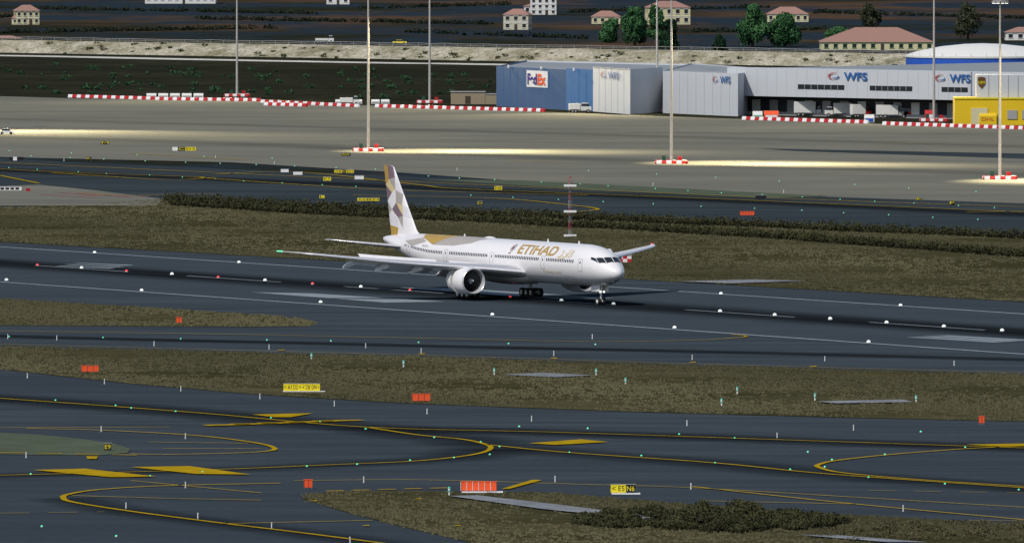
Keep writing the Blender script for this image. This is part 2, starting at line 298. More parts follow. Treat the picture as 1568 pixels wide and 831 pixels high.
def tuft_field(name,poly,count,h,m):
    P=np.array(poly); mn=P.min(0); mx=P.max(0)
    mn=np.maximum(mn,[-110,-800]); mx=np.minimum(mx,[120,900]); pts=[]
    got=0
    while got<count:
        q=mn+(mx-mn)*rng.random((count*3,2)); ins=np.zeros(len(q),bool); j=len(P)-1
        for i in range(len(P)):
            c=((P[i,1]>q[:,1])!=(P[j,1]>q[:,1]))&(q[:,0]<(P[j,0]-P[i,0])*(q[:,1]-P[i,1])/(P[j,1]-P[i,1]+1e-12)+P[i,0]); ins^=c; j=i
        lump=np.sin(q[:,0]*.21+q[:,1]*.05)+np.sin(q[:,0]*.07-q[:,1]*.11+1)+rng.normal(size=len(q))*.9
        q=q[ins&(lump>-0.6)]; pts.append(q); got+=len(q)
        if len(q)==0: return
    q=np.concatenate(pts)[:count]; N=len(q); B=5
    idx=np.repeat(np.arange(N),B); n=len(idx); base=q[idx]+rng.normal(size=(n,2))*0.3; ang=rng.random(n)*6.28; hh=h*(0.5+rng.random(n)*0.9); wd=0.12+0.08*rng.random(n)
    ux=np.cos(ang)*wd; uy=np.sin(ang)*wd; lean=np.c_[rng.normal(size=n)*.08,h*1.4+.05*rng.random(n)]
    V=np.zeros((n,3,3)); V[:,0]=np.c_[base[:,0]-ux,base[:,1]-uy,np.full(n,.1)]; V[:,1]=np.c_[base[:,0]+ux,base[:,1]+uy,np.full(n,.1)]; V[:,2]=np.c_[base[:,0]+lean[:,0],base[:,1]+lean[:,1],.1+hh]
    me=bpy.data.meshes.new(name); me.vertices.add(3*n); me.vertices.foreach_set('co',V.ravel()); me.loops.add(3*n); me.loops.foreach_set('vertex_index',np.arange(3*n)); me.polygons.add(n)
    me.polygons.foreach_set('loop_start',np.arange(n)*3); me.polygons.foreach_set('loop_total',np.full(n,3)); me.update(calc_edges=True)
    big=0.5+0.25*np.sin(q[:,0]*.09+q[:,1]*.02)+.25*np.sin(q[:,1]*.04+q[:,0]*.03)
    at=me.attributes.new('tone','FLOAT','FACE'); at.data.foreach_set('value',np.clip(big[idx]*.7+rng.random(n)*.35-.05,0,1).astype(np.float32)); me.materials.append(m); put(me,name)
for p,c,h in grassP: tuft_field("grass_tufts",p,c,h,m_gras)
def hedge(pts,wid,hgt,step,nper,size,name):
    P=[G(*p) for p in pts]; C=[];R=[]
    for a,b in zip(P[:-1],P[1:]):
        L=(b-a).length; k=int(L/step)
        for i in range(k):
            q=a.lerp(b,(i+random.random())/k); hh=hgt*random.uniform(.6,1.15)
            C.append((q.x+random.gauss(0,wid*.3),q.y+random.gauss(0,wid*.5),hh*.45)); R.append((random.uniform(.6,1.1)*1.1,random.uniform(.7,1.2)*1.2,hh*.6))
    put(leaves_mesh(name,C,R,nper,size,m_hedge),name)
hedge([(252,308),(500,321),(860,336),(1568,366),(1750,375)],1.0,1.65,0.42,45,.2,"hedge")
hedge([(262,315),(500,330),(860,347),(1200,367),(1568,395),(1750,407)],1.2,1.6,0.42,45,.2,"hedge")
C=[];R=[]
for i in range(150):
    t=random.random(); x=890+395*t; yy=random.uniform(-1,1); env=math.sin(math.pi*min(1,max(0,t)))**.5
    p=G(x,800+yy*16*env+t*2); hh=random.uniform(.7,1.5)*(.65+.6*math.exp(-((x-1110)/70)**2)); C.append((p.x,p.y,hh*.45)); R.append((random.uniform(.8,1.4),random.uniform(.8,1.6),hh*.62))
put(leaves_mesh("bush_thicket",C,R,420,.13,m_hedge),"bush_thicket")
C=[];R=[]
for i in range(60):
    p=G(random.uniform(1260,1600),random.uniform(800,830)); C.append((p.x,p.y,.2)); R.append((1.,1.,.35))
put(leaves_mesh("low_shrubs",C,R,80,.12,m_gras),"low_shrubs")
C=[];R=[]
for i in range(130):
    x=random.uniform(-60,800); y=random.choice([104,112,120,128,136,143])+x*.012+random.gauss(0,2); p=G(x,y); h=random.uniform(.4,1.3); C.append((p.x,p.y,h*.5)); R.append((h*1.2,h*1.2,h*.7))
put(leaves_mesh("shrubs",C,R,60,.3,m_shr),"shrubs")
C=[];R=[]
for a,b in (((-50,52),(420,44)),((300,30),(760,38)),((60,14),(480,22)),((620,50),(900,60)),((860,20),(1180,12)),((1060,50),(1260,46)),((1240,20),(1600,30)),((540,14),(780,8)),((-50,30),(20,26))):
    k=int(abs(b[0]-a[0])/4.5)
    for i in range(k):
        if random.random()<.25: continue
        t=(i+random.random())/k; p=G(a[0]+(b[0]-a[0])*t,a[1]+(b[1]-a[1])*t+random.gauss(0,.4)); h=random.uniform(.5,1.5); C.append((p.x,p.y,h*.5)); R.append((h*1.6,h*1.6,h*.7))
put(leaves_mesh("hedgerow",C,R,34,.5,m_dkr),"hedgerow")
def tree(x,yb,yt,wpx,m,name="tree",cyp=False,dens=330):
    p=G(x,yb); s=S(yb); H=(yb-yt)/s; R0=wpx/s/2; mb=MB()
    mb.cyl((0,0,0),(0.1,0,H*.45),H*.03+.12,H*.018,m_bark,8); 
    C=[];R=[]
    if cyp:
        for i in range(16): 
            t=i/15; C.append((random.gauss(0,.1*R0),random.gauss(0,.1*R0),H*(.12+.82*t))); rr=R0*(math.sin(math.pi*(0.12+.8*t))**.7); R.append((rr,rr,H*.09))
        mb.cyl((0,0,H*.4),(0,0,H*.8),H*.018,.05,m_bark,6)
    else:
        for i in range(7):
            a=i*2.4+random.random(); e=(math.cos(a)*R0*.6,math.sin(a)*R0*.6,H*random.uniform(.5,.82)); mb.cyl((0.05,0,H*random.uniform(.22,.42)),e,H*.014,.05,m_bark,6)
        for i in range(34):
            a=random.random()*6.28; t=random.random()**.85; r=R0*(1-.62*t**1.6)*random.uniform(.2,.8); C.append((math.cos(a)*r,math.sin(a)*r,H*(.2+.68*t))); q=R0*random.uniform(.26,.44)*(1.1-.45*t); R.append((q,q,q*1.15))
    tr=mb.mesh("trunk",True); e=empty(name,p); put(tr,"trunk",parent=e)
    put(leaves_mesh("crown",C,R,dens if not cyp else 240,.42,m,.5),"crown",parent=e)
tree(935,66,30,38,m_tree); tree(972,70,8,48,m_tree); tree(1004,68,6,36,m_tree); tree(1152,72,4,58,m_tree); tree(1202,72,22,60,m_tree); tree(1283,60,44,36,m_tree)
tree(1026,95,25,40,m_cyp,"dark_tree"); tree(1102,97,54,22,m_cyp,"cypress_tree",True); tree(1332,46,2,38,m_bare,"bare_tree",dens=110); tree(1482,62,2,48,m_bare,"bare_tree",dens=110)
# ---------------------------------------------------------------- embankment + roads
xs=list(range(-500,2101,20)); prof=[]
for x in xs:
    yb=81+(x*.0165 if x>0 else x*.012); j=random.uniform(-.3,.3)
    a=G(x,yb); prof.append([(a.x,a.y,0),(a.x,a.y+6,1.4+j*.5),(a.x,a.y+14,3.4+j),(a.x,a.y+19,3.9+j*.4),(a.x,a.y+45,4.0),(a.x,a.y+60,0)])
mb=MB(); mb.loft(prof,m_stone,closed=False,cap=False); mb.obj("embankment",smooth=True)
C=[];R=[]
for i in range(150):
    k=random.randrange(len(prof)); q=prof[k]; t=random.random(); zz=3.4*t; h=random.uniform(.3,.9); C.append((q[0][0]+random.uniform(-2,2),q[0][1]+14*t,zz+h*.2)); R.append((h*1.6,h*1.2,h*.6))
put(leaves_mesh("embankment_shrubs",C,R,40,.3,m_olive),"embankment_shrubs")
mb=MB(); stripe(mb,[(-500,79),(0,85.5),(300,91.5),(600,97),(770,99.5),(1568,115)],17,0.06,m_road); mb.obj("road")
mb=MB(); rp=[[(p[3][0],p[3][1]+2,4.1+0.05),(p[3][0],p[3][1]+12,4.15)] for p in prof]; mb.loft(rp,m_asph,closed=False,cap=False); mb.obj("embankment_road")
mb=MB()
for k in range(len(prof)-1):
    a=prof[k][3];b=prof[k+1][3]; mb.cyl((a[0],a[1]+.3,a[2]+1.0),(b[0],b[1]+.3,b[2]+1.0),.07,.07,m_gry,5); mb.cyl((a[0],a[1]+.3,a[2]-.2),(a[0],a[1]+.3,a[2]+1.0),.06,.06,m_gry,5)
mb.obj("guard_rail")
# ---------------------------------------------------------------- houses
m_w1=M("plaster_cream",lin('#c4bf9a'),0.9,0.1); m_w2=M("stone_wall",lin('#b5b3a2'),0.9,0.1,var=.3,scale=1); m_w3=M("plaster_white",lin('#d3d3cf'),0.9,0.1); m_tile=M("terracotta_tiles",lin('#96756a'),0.9,0.1,var=.25,scale=2); m_gtrim=M("green_trim",lin('#5e9a5e'),0.7)
def house(x0,x1,yb,ye,yt,wall,roof=m_tile,depth=None,storeys=2,nw=4,trim=m_wht,name="house",rz=0.0):
    s=S(yb); wd=(x1-x0)/s; h=(yb-ye)/s; rh=(ye-yt)/s; d=depth or wd*.7; e=empty(name,G((x0+x1)/2,yb)+Vector((0,d/2,0)),rz)
    mb=MB(); mb.box((0,0,h/2),(wd,d,h),wall); mb.obj("walls",e)
    mb=MB(); o=.4
    a=min(wd,d)/2; vs=[(-wd/2-o,-d/2-o,h),(wd/2+o,-d/2-o,h),(wd/2+o,d/2+o,h),(-wd/2-o,d/2+o,h),(-wd/2+a*.9,0,h+rh),(wd/2-a*.9,0,h+rh)]
    mb.add(vs,[(0,1,5,4),(1,2,5),(2,3,4,5),(3,0,4),(3,2,1,0)],roof)
    mb.obj("roof",e)
    mb=MB(); mb2=MB(); sh=h/storeys
    for k in range(storeys):
        for i in range(nw):
            x=-wd/2+wd*(i+.5)/nw; 
            if k==0 and i==nw//2: continue
            mb.box((x,-d/2-.03,sh*(k+.55)),(wd/nw*.42,.1,sh*.5),m_glass); mb2.box((x,-d/2-.08,sh*(k+.55)-sh*.28),(wd/nw*.55,.2,.15),trim); mb2.box((x,-d/2-.08,sh*(k+.55)+sh*.28),(wd/nw*.55,.2,.15),trim)
        mb2.box((0,-d/2-.06,sh*(k+1)-.1),(wd,.14,.16),trim)
        for i in range(2):
            yy=-d/2+d*(i+.5)/2; mb.box((wd/2+.03,yy,sh*(k+.55)),(.1,1,sh*.45),m_glass); mb.box((-wd/2-.03,yy,sh*(k+.55)),(.1,1,sh*.45),m_glass)
    mb.obj("windows",e); mb2.obj("trim",e)
    mb=MB(); mb.box((-wd/2+wd*(nw//2+.5)/nw,-d/2-.05,1.05),(1.1,.12,2.1),m_bark); mb.obj("door",e)
house(22,58,38,17,8,m_w1,rz=.2); house(18,40,38,28,22,m_w1,storeys=1,nw=2)
house(222,330,6,-12,-22,m_w3,nw=10,storeys=1); house(500,535,7,-6,-12,m_w3,nw=3,storeys=1)
house(773,812,46,23,14,m_w2,nw=3,rz=-.2); house(812,852,23,-2,-8,m_w3,nw=4,storeys=3); house(802,824,22,10,7,m_w3,nw=2,storeys=1)
house(906,950,37,26,17,m_w1,nw=4,storeys=1); house(990,1055,38,12,2,m_w1,nw=5,rz=.1); house(1175,1238,34,22,11,m_w1,nw=6,storeys=1)
house(1258,1430,77,65,43,m_w1,nw=12,storeys=1,trim=m_gtrim,depth=26,name="villa"); house(1540,1600,62,50,42,m_w3,nw=4,storeys=1)
house(-20,34,68,60,55,m_w1,storeys=1)
# ---------------------------------------------------------------- cargo terminal
m_blue=M("blue_cladding",lin('#35557d'),0.6,var=.08,scale=.3); m_blue2=M("blue_cladding_light",lin('#3a6a9c'),0.6,var=.06,scale=.3); m_clad=M("pale_cladding",lin('#b6bbc1'),0.6,var=.05,scale=.2); m_clad2=M("white_cladding",lin('#c6c9cd'),0.6,var=.04,scale=.2); m_roof=M("roof_membrane",lin('#83898e'),0.8,var=.1,scale=.1)
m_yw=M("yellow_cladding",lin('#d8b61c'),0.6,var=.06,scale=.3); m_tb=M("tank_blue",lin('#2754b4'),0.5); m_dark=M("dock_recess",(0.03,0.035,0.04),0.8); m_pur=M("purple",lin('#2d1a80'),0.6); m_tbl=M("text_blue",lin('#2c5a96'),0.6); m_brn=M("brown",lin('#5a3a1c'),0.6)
m_seam=M("panel_seam",lin('#969ca2'),0.7)
def tpx(a,b,x):   # fraction along wall a-b that a sight line at survey column x meets
    k=(x-CX)/F; c=math.cos(PITCH); A0=a.x-k*((a.y+D0)*c+CH*math.sin(PITCH)); B0=(b.x-a.x)-k*(b.y-a.y)*c; return -A0/B0
def facetext(par,txt,a,b,x0,x1,z,h,m,off=.3,bold=.02):
    d=(b-a).normalized(); nn=Vector((d.y,-d.x,0)); t0,t1=tpx(a,b,x0),tpx(a,b,x1); p=a.lerp(b,(t0+t1)/2)+nn*off
    return textobj(txt,h,m,"lettering",par,(p.x,p.y,z),(math.pi/2,0,math.atan2(d.y,d.x)),(t1-t0)*(b-a).length,bold)
def facebox(mb,a,b,t0,t1,z0,z1,m,th=.2,out=.1):
    d=(b-a).normalized(); nn=Vector((d.y,-d.x,0)); p0=a.lerp(b,t0);p1=a.lerp(b,t1); c=(p0+p1)/2+nn*(out-th/2+.0); mb.box((c.x,c.y,(z0+z1)/2),((p1-p0).length,th,z1-z0),m,math.atan2(d.y,d.x))
def wall(mb,a,b,z0,z1,m): mb.add([(a.x,a.y,z0),(b.x,b.y,z0),(b.x,b.y,z1),(a.x,a.y,z1)],[(0,1,2,3)],m)
def swirl(par,a,b,x0,x1,z,hr):
    d=(b-a).normalized(); nn=Vector((d.y,-d.x,0)); t0,t1=tpx(a,b,x0),tpx(a,b,x1); wr=(t1-t0)*(b-a).length/2; p=a.lerp(b,(t0+t1)/2)+nn*.3; mb=MB(); n=16
    for k,(rr,a0,a1) in enumerate(((1,1.2,4.6),(.6,3.8,6.6))):
        vs=[]
        for i in range(n): an=a0+(a1-a0)*i/(n-1); wv=.14*math.sin(math.pi*i/(n-1))+.02; vs+= [(math.cos(an)*(rr-wv)*wr,0,math.sin(an)*(rr-wv)*hr),(math.cos(an)*(rr+wv)*wr,0,math.sin(an)*(rr+wv)*hr)]
        mb.add(vs,[(2*i,2*i+1,2*i+3,2*i+2) for i in range(n-1)],m_redp if k==0 else m_tbl)
    mb.obj("logo",par,(p.x,p.y,z),math.atan2(d.y,d.x))
e=empty("cargo_warehouse")
A=G(760,163);B=G(908,171);C_=G(965,175.5);D_=G(1015,172); hA=10.5; A2=G(867,168.8)
mb=MB(); wall(mb,A,A2,0,hA,m_blue); wall(mb,A2,B,0,hA+.3,m_blue2); wall(mb,B,C_,0,hA+1.0,m_clad); wall(mb,C_,D_,0,hA+1.0,m_clad2)
Ab=A+Vector((8,80,0)); Db=D_+Vector((10,90,0)); wall(mb,Ab,A,0,hA,m_blue2); wall(mb,Db,Ab,0,hA,m_clad); wall(mb,D_,Db,0,hA,m_clad)
mb.add([(p.x,p.y,hA-.4) for p in (A,A2,B,C_,D_,Db,Ab)],[tuple(range(7))],m_roof); mb.obj("walls",e)
mb=MB()
facebox(mb,A,A2,tpx(A,A2,807),tpx(A,A2,839),5.5,9.8,m_wht,.2,.12)
for i in range(1,14): facebox(mb,A,B,i/14-.0015,i/14+.0015,.3,hA-.2,m_blue2 if i<10 else m_blue,.1,.04)
for i in range(1,6): facebox(mb,B,C_,i/6-.004,i/6+.004,.3,hA+.8,m_seam,.1,.03)
facebox(mb,A,B,.84,.9,0,1.8,m_gry,.1,.1); facebox(mb,B,C_,.03,.97,hA+.8,hA+.98,m_gry,.1,.1)
for x in (780,830,880): facebox(mb,A,B,tpx(A,B,x)-.004,tpx(A,B,x)+.004,hA-.3,hA+.5,m_wht,.3,.4)
mb.obj("panels_and_doors",e)
facetext(e,"Fed",A,A2,809,823.5,7.6,2.9,m_pur,.3,.04); facetext(e,"Ex",A,A2,824.5,837,7.6,2.9,m_org,.3,.04); facetext(e,"WFS",B,C_,933,949,9.6,1.7,m_tbl); swirl(e,B,C_,922,931,9.6,.8)
e=empty("freight_hall"); E1=G(1015,173.5);E2=G(1130,178.5); h2=10.8
mb=MB(); wall(mb,E1,E2,0,h2,m_clad); E3=E2+Vector((9,60,0));E4=E1+Vector((9,100,0)); wall(mb,E2,E3,0,h2,m_clad2); wall(mb,E3,E4,0,h2,m_clad); wall(mb,E4,E1,0,h2,m_clad)
mb.add([(p.x,p.y,h2-.3) for p in (E1,E2,E3,E4)],[(0,1,2,3)],m_roof); mb.obj("walls",e)
mb=MB()
for i in range(1,9): facebox(mb,E1,E2,i/9-.002,i/9+.002,.2,h2-.3,m_seam,.1,.03)
mb.obj("panel_seams",e)
facetext(e,"WFS",E1,E2,1104,1120,9.1,1.8,m_tbl); swirl(e,E1,E2,1093,1102,9.1,.8)
e=empty("freight_terminal"); T1=G(1134,175.5);T2=G(1760,189); d=(T2-T1).normalized(); nn=Vector((d.y,-d.x,0)); bk=-nn*120
h3=11.7
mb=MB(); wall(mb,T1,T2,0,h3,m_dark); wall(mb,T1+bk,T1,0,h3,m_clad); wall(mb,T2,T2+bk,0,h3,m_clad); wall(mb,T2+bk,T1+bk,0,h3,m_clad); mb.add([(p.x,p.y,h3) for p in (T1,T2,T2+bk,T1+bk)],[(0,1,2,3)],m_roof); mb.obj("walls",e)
mb=MB(); L=(T2-T1).length; c=(T1+T2)/2+nn*2.5; ang=math.atan2(d.y,d.x)
mb.box((c.x,c.y,(4.9+h3+.3)/2),(L,5.4,h3+.3-4.9),m_clad,ang); mb.obj("canopy_fascia",e)
F1=T1+nn*5.2;F2=T2+nn*5.2
mb=MB(); fx=lambda x:tpx(F1,F2,x)
for a,b in((1222,1293),(1332,1397),(1442,1482),(1640,1700)):
    facebox(mb,F1,F2,fx(a),fx(b),6.9,8.1,m_glass,.2,.08); 
    k=int((b-a)/9)
    for i in range(1,k): t=fx(a+(b-a)*i/k); facebox(mb,F1,F2,t-.0005,t+.0005,6.9,8.1,m_gry,.2,.12)
mb.obj("strip_windows",e)
mb=MB()
for i in range(22):
    t=.03+i*.044; facebox(mb,T1,T2,t,t+.02,.9,3.9,m_gry if i%3 else m_w3,.2,.12)
facebox(mb,T1,T2,.0,.99,0,.9,m_gry,1.2,1.0); mb.obj("dock_doors",e)
mb=MB()
for i in range(1,40): facebox(mb,F1,F2,i/40-.0002,i/40+.0002,5.0,h3+.2,m_seam,.05,.03)
mb.obj("panel_seams",e)
facetext(e,"WFS",F1,F2,1293,1329,10.3,2.1,m_tbl,.3,.03); facetext(e,"WFS",F1,F2,1455,1487,10.3,2.1,m_tbl,.3,.03); swirl(e,F1,F2,1270,1289,10.3,.85); swirl(e,F1,F2,1434,1451,10.3,.85)
e=empty("storage_tank",G(1505,128)); s=S(128); R=118/s; mb=MB(); n=64
def ring(r,z): return [(r*math.cos(2*math.pi*i/n),r*math.sin(2*math.pi*i/n),z) for i in range(n)]
mb.loft([ring(R,0),ring(R,5.4)],m_w3,cap=False); mb.loft([ring(R+.05,5.4),ring(R+.05,7.6)],m_tb,cap=False); mb.loft([ring(R+.3,7.6),ring(R+.3,8.1),ring(R*.85,9.3),ring(R*.55,10.6),ring(R*.25,11.3),ring(.1,11.5)],m_w3,cap=False); mb.obj("shell",e,smooth=True)
mb=MB()
for i in range(32):
    a=2*math.pi*i/32; mb.cyl(((R+.2)*math.cos(a),(R+.2)*math.sin(a),8.1),((R+.2)*math.cos(a),(R+.2)*math.sin(a),9.1),.06,.06,m_gry,4)
mb.obj("railing",e)
e=empty("courier_depot",G(1568,192)); s=S(192); mb=MB(); hw=106/s
mb.box((0,6,3.35),(hw*2,12,6.7),m_yw); mb.box((2.7,6,9.5),(28.4,8,5.5),m_clad); mb.box((-hw+6,-.05,2.2),(4,.3,4.0),m_w1); mb.box((0,-.06,6.6),(hw*2+.2,.3,.4),m_ysg)
for i in range(6): mb.box((-hw+14+i*3.6,-.05,2.6),(2.4,.3,2.2),m_gry)
for i in range(11): mb.box((-8.6+i*2.4,1.97,9.5),(.1,.16,5.3),m_seam)
mb.obj("halls",e); mb=MB()
vs=[(-.9,0,1.2),(0,0,1.4),(.9,0,1.2),(.9,0,-.4),(0,0,-1.5),(-.9,0,-.4)]; mb.add(vs,[(0,1,2,3,4,5)],m_brn); mb.obj("shield",e,(-10.3,1.8,10.4)); textobj("ups",.9,m_ysg,"lettering",e,(-10.3,1.7,10.3))
e=empty("equipment_shed",G(728,160)); mb=MB(); m_tan=M("tan_wall",lin('#8f836c'),.8); mb.box((-2,2,1.6),(9,4,3.2),m_tan); mb.box((4.6,1.5,1.3),(4,4,2.6),m_tan); mb.box((-2,-.03,1.2),(1.4,.1,2),m_bark); mb.box((-2,2,3.3),(9.4,4.4,.2),m_gry); mb.box((4.6,1.5,2.7),(4.3,4.3,.2),m_gry); mb.obj("walls",e)
# ---------------------------------------------------------------- barriers
def barrier_row(p0,p1,name="barrier_row",block=1.35,hh=.95,jit=0):
    a=G(*p0);b=G(*p1);L=(b-a).length;k=max(2,int(abs(p1[0]-p0[0])/6.5));d=(b-a).normalized();ang=math.atan2(d.y,d.x); mb=MB()
    for i in range(k):
        p=a.lerp(b,(i+.5)/k); m=m_red if i%2 else m_wht
        mb.box((p.x,p.y,.24),(L/k*.96,.6,.3),m,ang); mb.box((p.x,p.y,.39+(hh-.39)/2),(L/k*.94,.5,hh-.39),m,ang,.5,1)
    mb.obj(name)
barrier_row((105,150),(238,153.5)); barrier_row((238,154),(400,156)); barrier_row((400,158),(550,165)); barrier_row((575,165),(835,172)); barrier_row((1137,184),(1330,190)); barrier_row((1352,192),(1600,200)); barrier_row((405,162),(470,164))
# ---------------------------------------------------------------- floodlight masts
HM=37.2
mm_=MB(); mm_.cyl((0,0,0),(0,0,HM),.36,.17,m_pole,12); mm_.cyl((0,0,0),(0,0,.5),.8,.8,m_gry,12); mm_.cyl((0,0,HM-.8),(0,0,HM-.65),1.5,1.5,m_gry,16); 
for i in range(10):
    a=2*math.pi*i/10; mm_.box((1.5*math.cos(a),1.5*math.sin(a),HM-1.0),(.6,.3,.45),m_gry,a+1.57); mm_.box((1.5*math.cos(a),1.5*math.sin(a),HM-1.26),(.5,.22,.06),m_lw,a+1.57)
mastme=mm_.mesh("floodlight_mast",True)
masts=[(363,148),(564,232),(658,158),(1006,172),(1028,251),(1430,186),(1531,275),(-75,198)]
for x,y in masts:
    g=G(x,y); put(mastme,"floodlight_mast",g)
    mb=MB()
    for row in(-2.0,2.0):
        for i in range(6): 
            m=m_red if (i+(row>0))%2 else m_wht; xx=-2.7+i*1.08; mb.box((xx,row,.2),(1.0,.5,.3),m); mb.box((xx,row,.56),(1.0,.4,.42),m,0,.5,1)
    for sx_ in(-3.3,3.3):
        for i in range(3): m=m_wht if i%2 else m_red; mb.box((sx_,-1.3+i*1.2,.2),(.5,1.1,.3),m); mb.box((sx_,-1.3+i*1.2,.56),(.4,1.1,.42),m,0,1,.5)
    mb.obj("barrier_ring",None,g)
    mb=MB(); mb.box((-1.6,0,.85),(.8,.6,1.7),m_dgr); mb.box((-1.6,0,1.75),(.9,.7,.1),m_dgr); mb.box((1.8,.2,.8),(.9,.6,1.4),m_red); mb.box((1.8,.2,1.55),(1,.7,.1),m_red); mb.obj("electrical_cabinet",None,g)
def pool(mast,aim,power,deg=80,blend=1.0):
    a=G(*mast); b=G(*aim); dv=Vector((b.x-a.x,b.y-a.y,0)); dv=dv.normalized() if dv.length>.1 else Vector((1,0,0))
    l=bpy.data.lights.new("floodlight",'SPOT'); l.energy=power; l.spot_size=math.radians(deg); l.spot_blend=blend; l.color=(1,.83,.52); l.shadow_soft_size=.4
    o=bpy.data.objects.new("floodlight",l); sc.collection.objects.link(o); o.location=(a.x+dv.x*2.2,a.y+dv.y*2.2,HM-1.8); o.rotation_euler=(Vector((b.x,b.y,0))-o.location).to_track_quat('-Z','Y').to_euler()
PW=.62e6
pool((564,232),(655,232),PW*.8,74); pool((564,232),(790,233),PW*1.1,62); pool((1028,251),(1120,250.5),PW*.8,72); pool((1028,251),(1260,253),PW*1.1,60); pool((1531,275),(1640,278),PW*.9,80)
pool((-75,198),(30,203),PW*1.0,80); pool((-75,198),(140,205),PW*.8,70); pool((658,158),(720,186),PW*.6,70); pool((658,158),(860,182),PW*.6,60); pool((1006,172),(880,177),PW*.5,70); pool((363,148),(250,168),PW*.5,90); pool((363,148),(420,172),PW*.4,90); pool((1430,186),(1380,200),PW*.25,100); pool((1006,172),(1080,194),PW*.3,80)
# ---------------------------------------------------------------- glide slope antenna mast
e=empty("antenna_tower",G(873,363)); mb=MB(); HT=10.2; rr=.33
for i in range(3):
    a=2*math.pi*i/3+.4
    for k in range(8): mb.cyl((rr*math.cos(a),rr*math.sin(a),HT*k/8),(rr*math.cos(a),rr*math.sin(a),HT*(k+1)/8),.04,.04,m_redp if k%2 else m_gry,5)
    a2=a+2*math.pi/3
    for k in range(14): mb.cyl((rr*math.cos(a),rr*math.sin(a),HT*k/14),(rr*math.cos(a2),rr*math.sin(a2),HT*(k+1)/14),.02,.02,m_redp if (k//2)%2 else m_gry,4)
mb.obj("lattice",e); mb=MB()
for z in(.3,4.5,9.0): mb.box((0,-.6,z),(2.2,.4,.36),m_wht); mb.box((0,-.3,z),(.3,.4,.15),m_gry)
mb.cyl((0,0,HT),(0,0,HT+.4),.1,.1,m_red,8); mb.obj("antennas",e)
e=empty("checkered_hut",G(957,402)); mb=MB()
for i in range(3):
    for k in range(2): mb.box((-.7+i*.7,0,.35+k*.6),(.7,1.6,.6),m_red if (i+k)%2==0 else m_wht)
mb.box((0,0,1.3),(2.2,1.8,.1),m_gry); mb.obj("shelter",e)
# ---------------------------------------------------------------- signs
def sign(x,yb,wpx,hpx,segs,txt=None,slab=False):
    g=G(x,yb); s=S(yb); wd=wpx/s; h=hpx/s; leg=.18; e=empty("taxiway_sign",g,0); mb=MB(); x0=-wd/2; tot=sum(q[1] for q in segs)
    for m,fr in segs:
        ww=wd*fr/tot; mb.box((x0+ww/2,0,leg+(h-leg)/2),(ww-.01,.22,h-leg),m); x0+=ww
    for sx_ in(-.4,.4): mb.box((sx_*wd,0,leg/2),(.08,.1,leg),m_gry)
    mb.box((0,.0,h+.02),(wd+.08,.28,.05),m_gry)
    if slab: mb.box((.3,-.2,.06),(wd*1.15,1.8,.14),m_wht)
    mb.obj("panel",e)
    if txt:
        x0=-wd/2
        for (m,fr),t in zip(segs,txt):
            ww=wd*fr/tot
            if t: textobj(t,(h-leg)*.62,m_ysg if m is m_blk else m_blk,"lettering",e,(x0+ww/2,-.125,leg+(h-leg)/2),width=ww*.8)
            x0+=ww
sign(462,600,56,13,[(m_ysg,1)]*4,["< A1","D2 >","< D8","DP4 >"],True); sign(954,756,38,15,[(m_ysg,.62),(m_blk,.38)],["< E5","N6"],True); sign(165,691,11,13,[(m_blk,1)],["E9"])
for x,y,w_,h_,sg,tx in ((527,266,30,6,[(m_ysg,1),(m_blk,.5),(m_ysg,1)],["AB","C","D1"]),(501,278,12,7,[(m_ysg,1)],["K7"]),(763,292,12,7,[(m_ysg,1)],["N6"]),(564,309,34,6,[(m_ysg,1),(m_ysg,.8),(m_ysg,.8)],["A4","B","M"]),(493,305,8,6,[(m_ysg,1)],["L"]),
  (282,232,36,7,[(m_wht,.25),(m_blk,.35),(m_ysg,.5)],["","C","D3"]),(161,222,13,6,[(m_blk,1)],["M"]),(25,247,22,7,[(m_blk,.3),(m_wht,.3),(m_blk,.5)],["","",""]),(136,246,8,6,[(m_blk,1)],["K"]),(530,240,14,6,[(m_blk,1)],["RW"]),(1165,306,17,7,[(m_blk,1)],[""]),
  (735,315,9,7,[(m_blk,1)],["D"]),(1407,308,8,6,[(m_blk,1)],["E"]),(1458,315,9,8,[(m_blk,1)],["F"]),(436,265,12,6,[(m_wht,1)],[""]),(456,269,14,6,[(m_wht,1)],[""]),(550,276,14,7,[(m_wht,1)],[""]),(15,293,36,7,[(m_wht,1)],["----"]),(43,294,7,6,[(m_red,1)],["S"])): sign(x,y,w_,h_,sg,tx)
def orange_board(x,yb,wpx,hpx,n,name="orange_marker_board",slab=False):
    g=G(x,yb); s=S(yb); wd=wpx/s; h=hpx/s; mb=MB(); lg=.22*h
    for i in range(n):
        xx=-wd/2+wd*(i+.5)/n; mb.box((xx,0,lg+(h-lg)/2),(wd/n*.9,.25,h-lg),m_org); mb.box((xx-wd/n*.5,-.02,lg+(h-lg)/2),(wd/n*.07,.32,h-lg),m_wht if slab else m_redp)
        mb.box((xx-wd/n*.3,0,lg/2),(.07,.07,lg),m_gry); mb.box((xx+wd/n*.3,0,lg/2),(.07,.07,lg),m_gry)
    mb.box((0,0,h+.03),(wd+.05,.32,.06),m_org)
    if slab: mb.box((wd*.1,-.3,.08),(wd*1.15,2.4,.16),m_wht)
    mb.obj(name,None,g)
orange_board(138,571,27,11,3); orange_board(645,616,28,13,3); orange_board(733,754,55,17,6,slab=True); orange_board(1144,331,22,7,5); orange_board(274,496,9,10,2,"orange_equipment_box"); orange_board(472,749,13,15,2,"orange_equipment_box"); orange_board(1503,650,9,13,2,"orange_equipment_box")
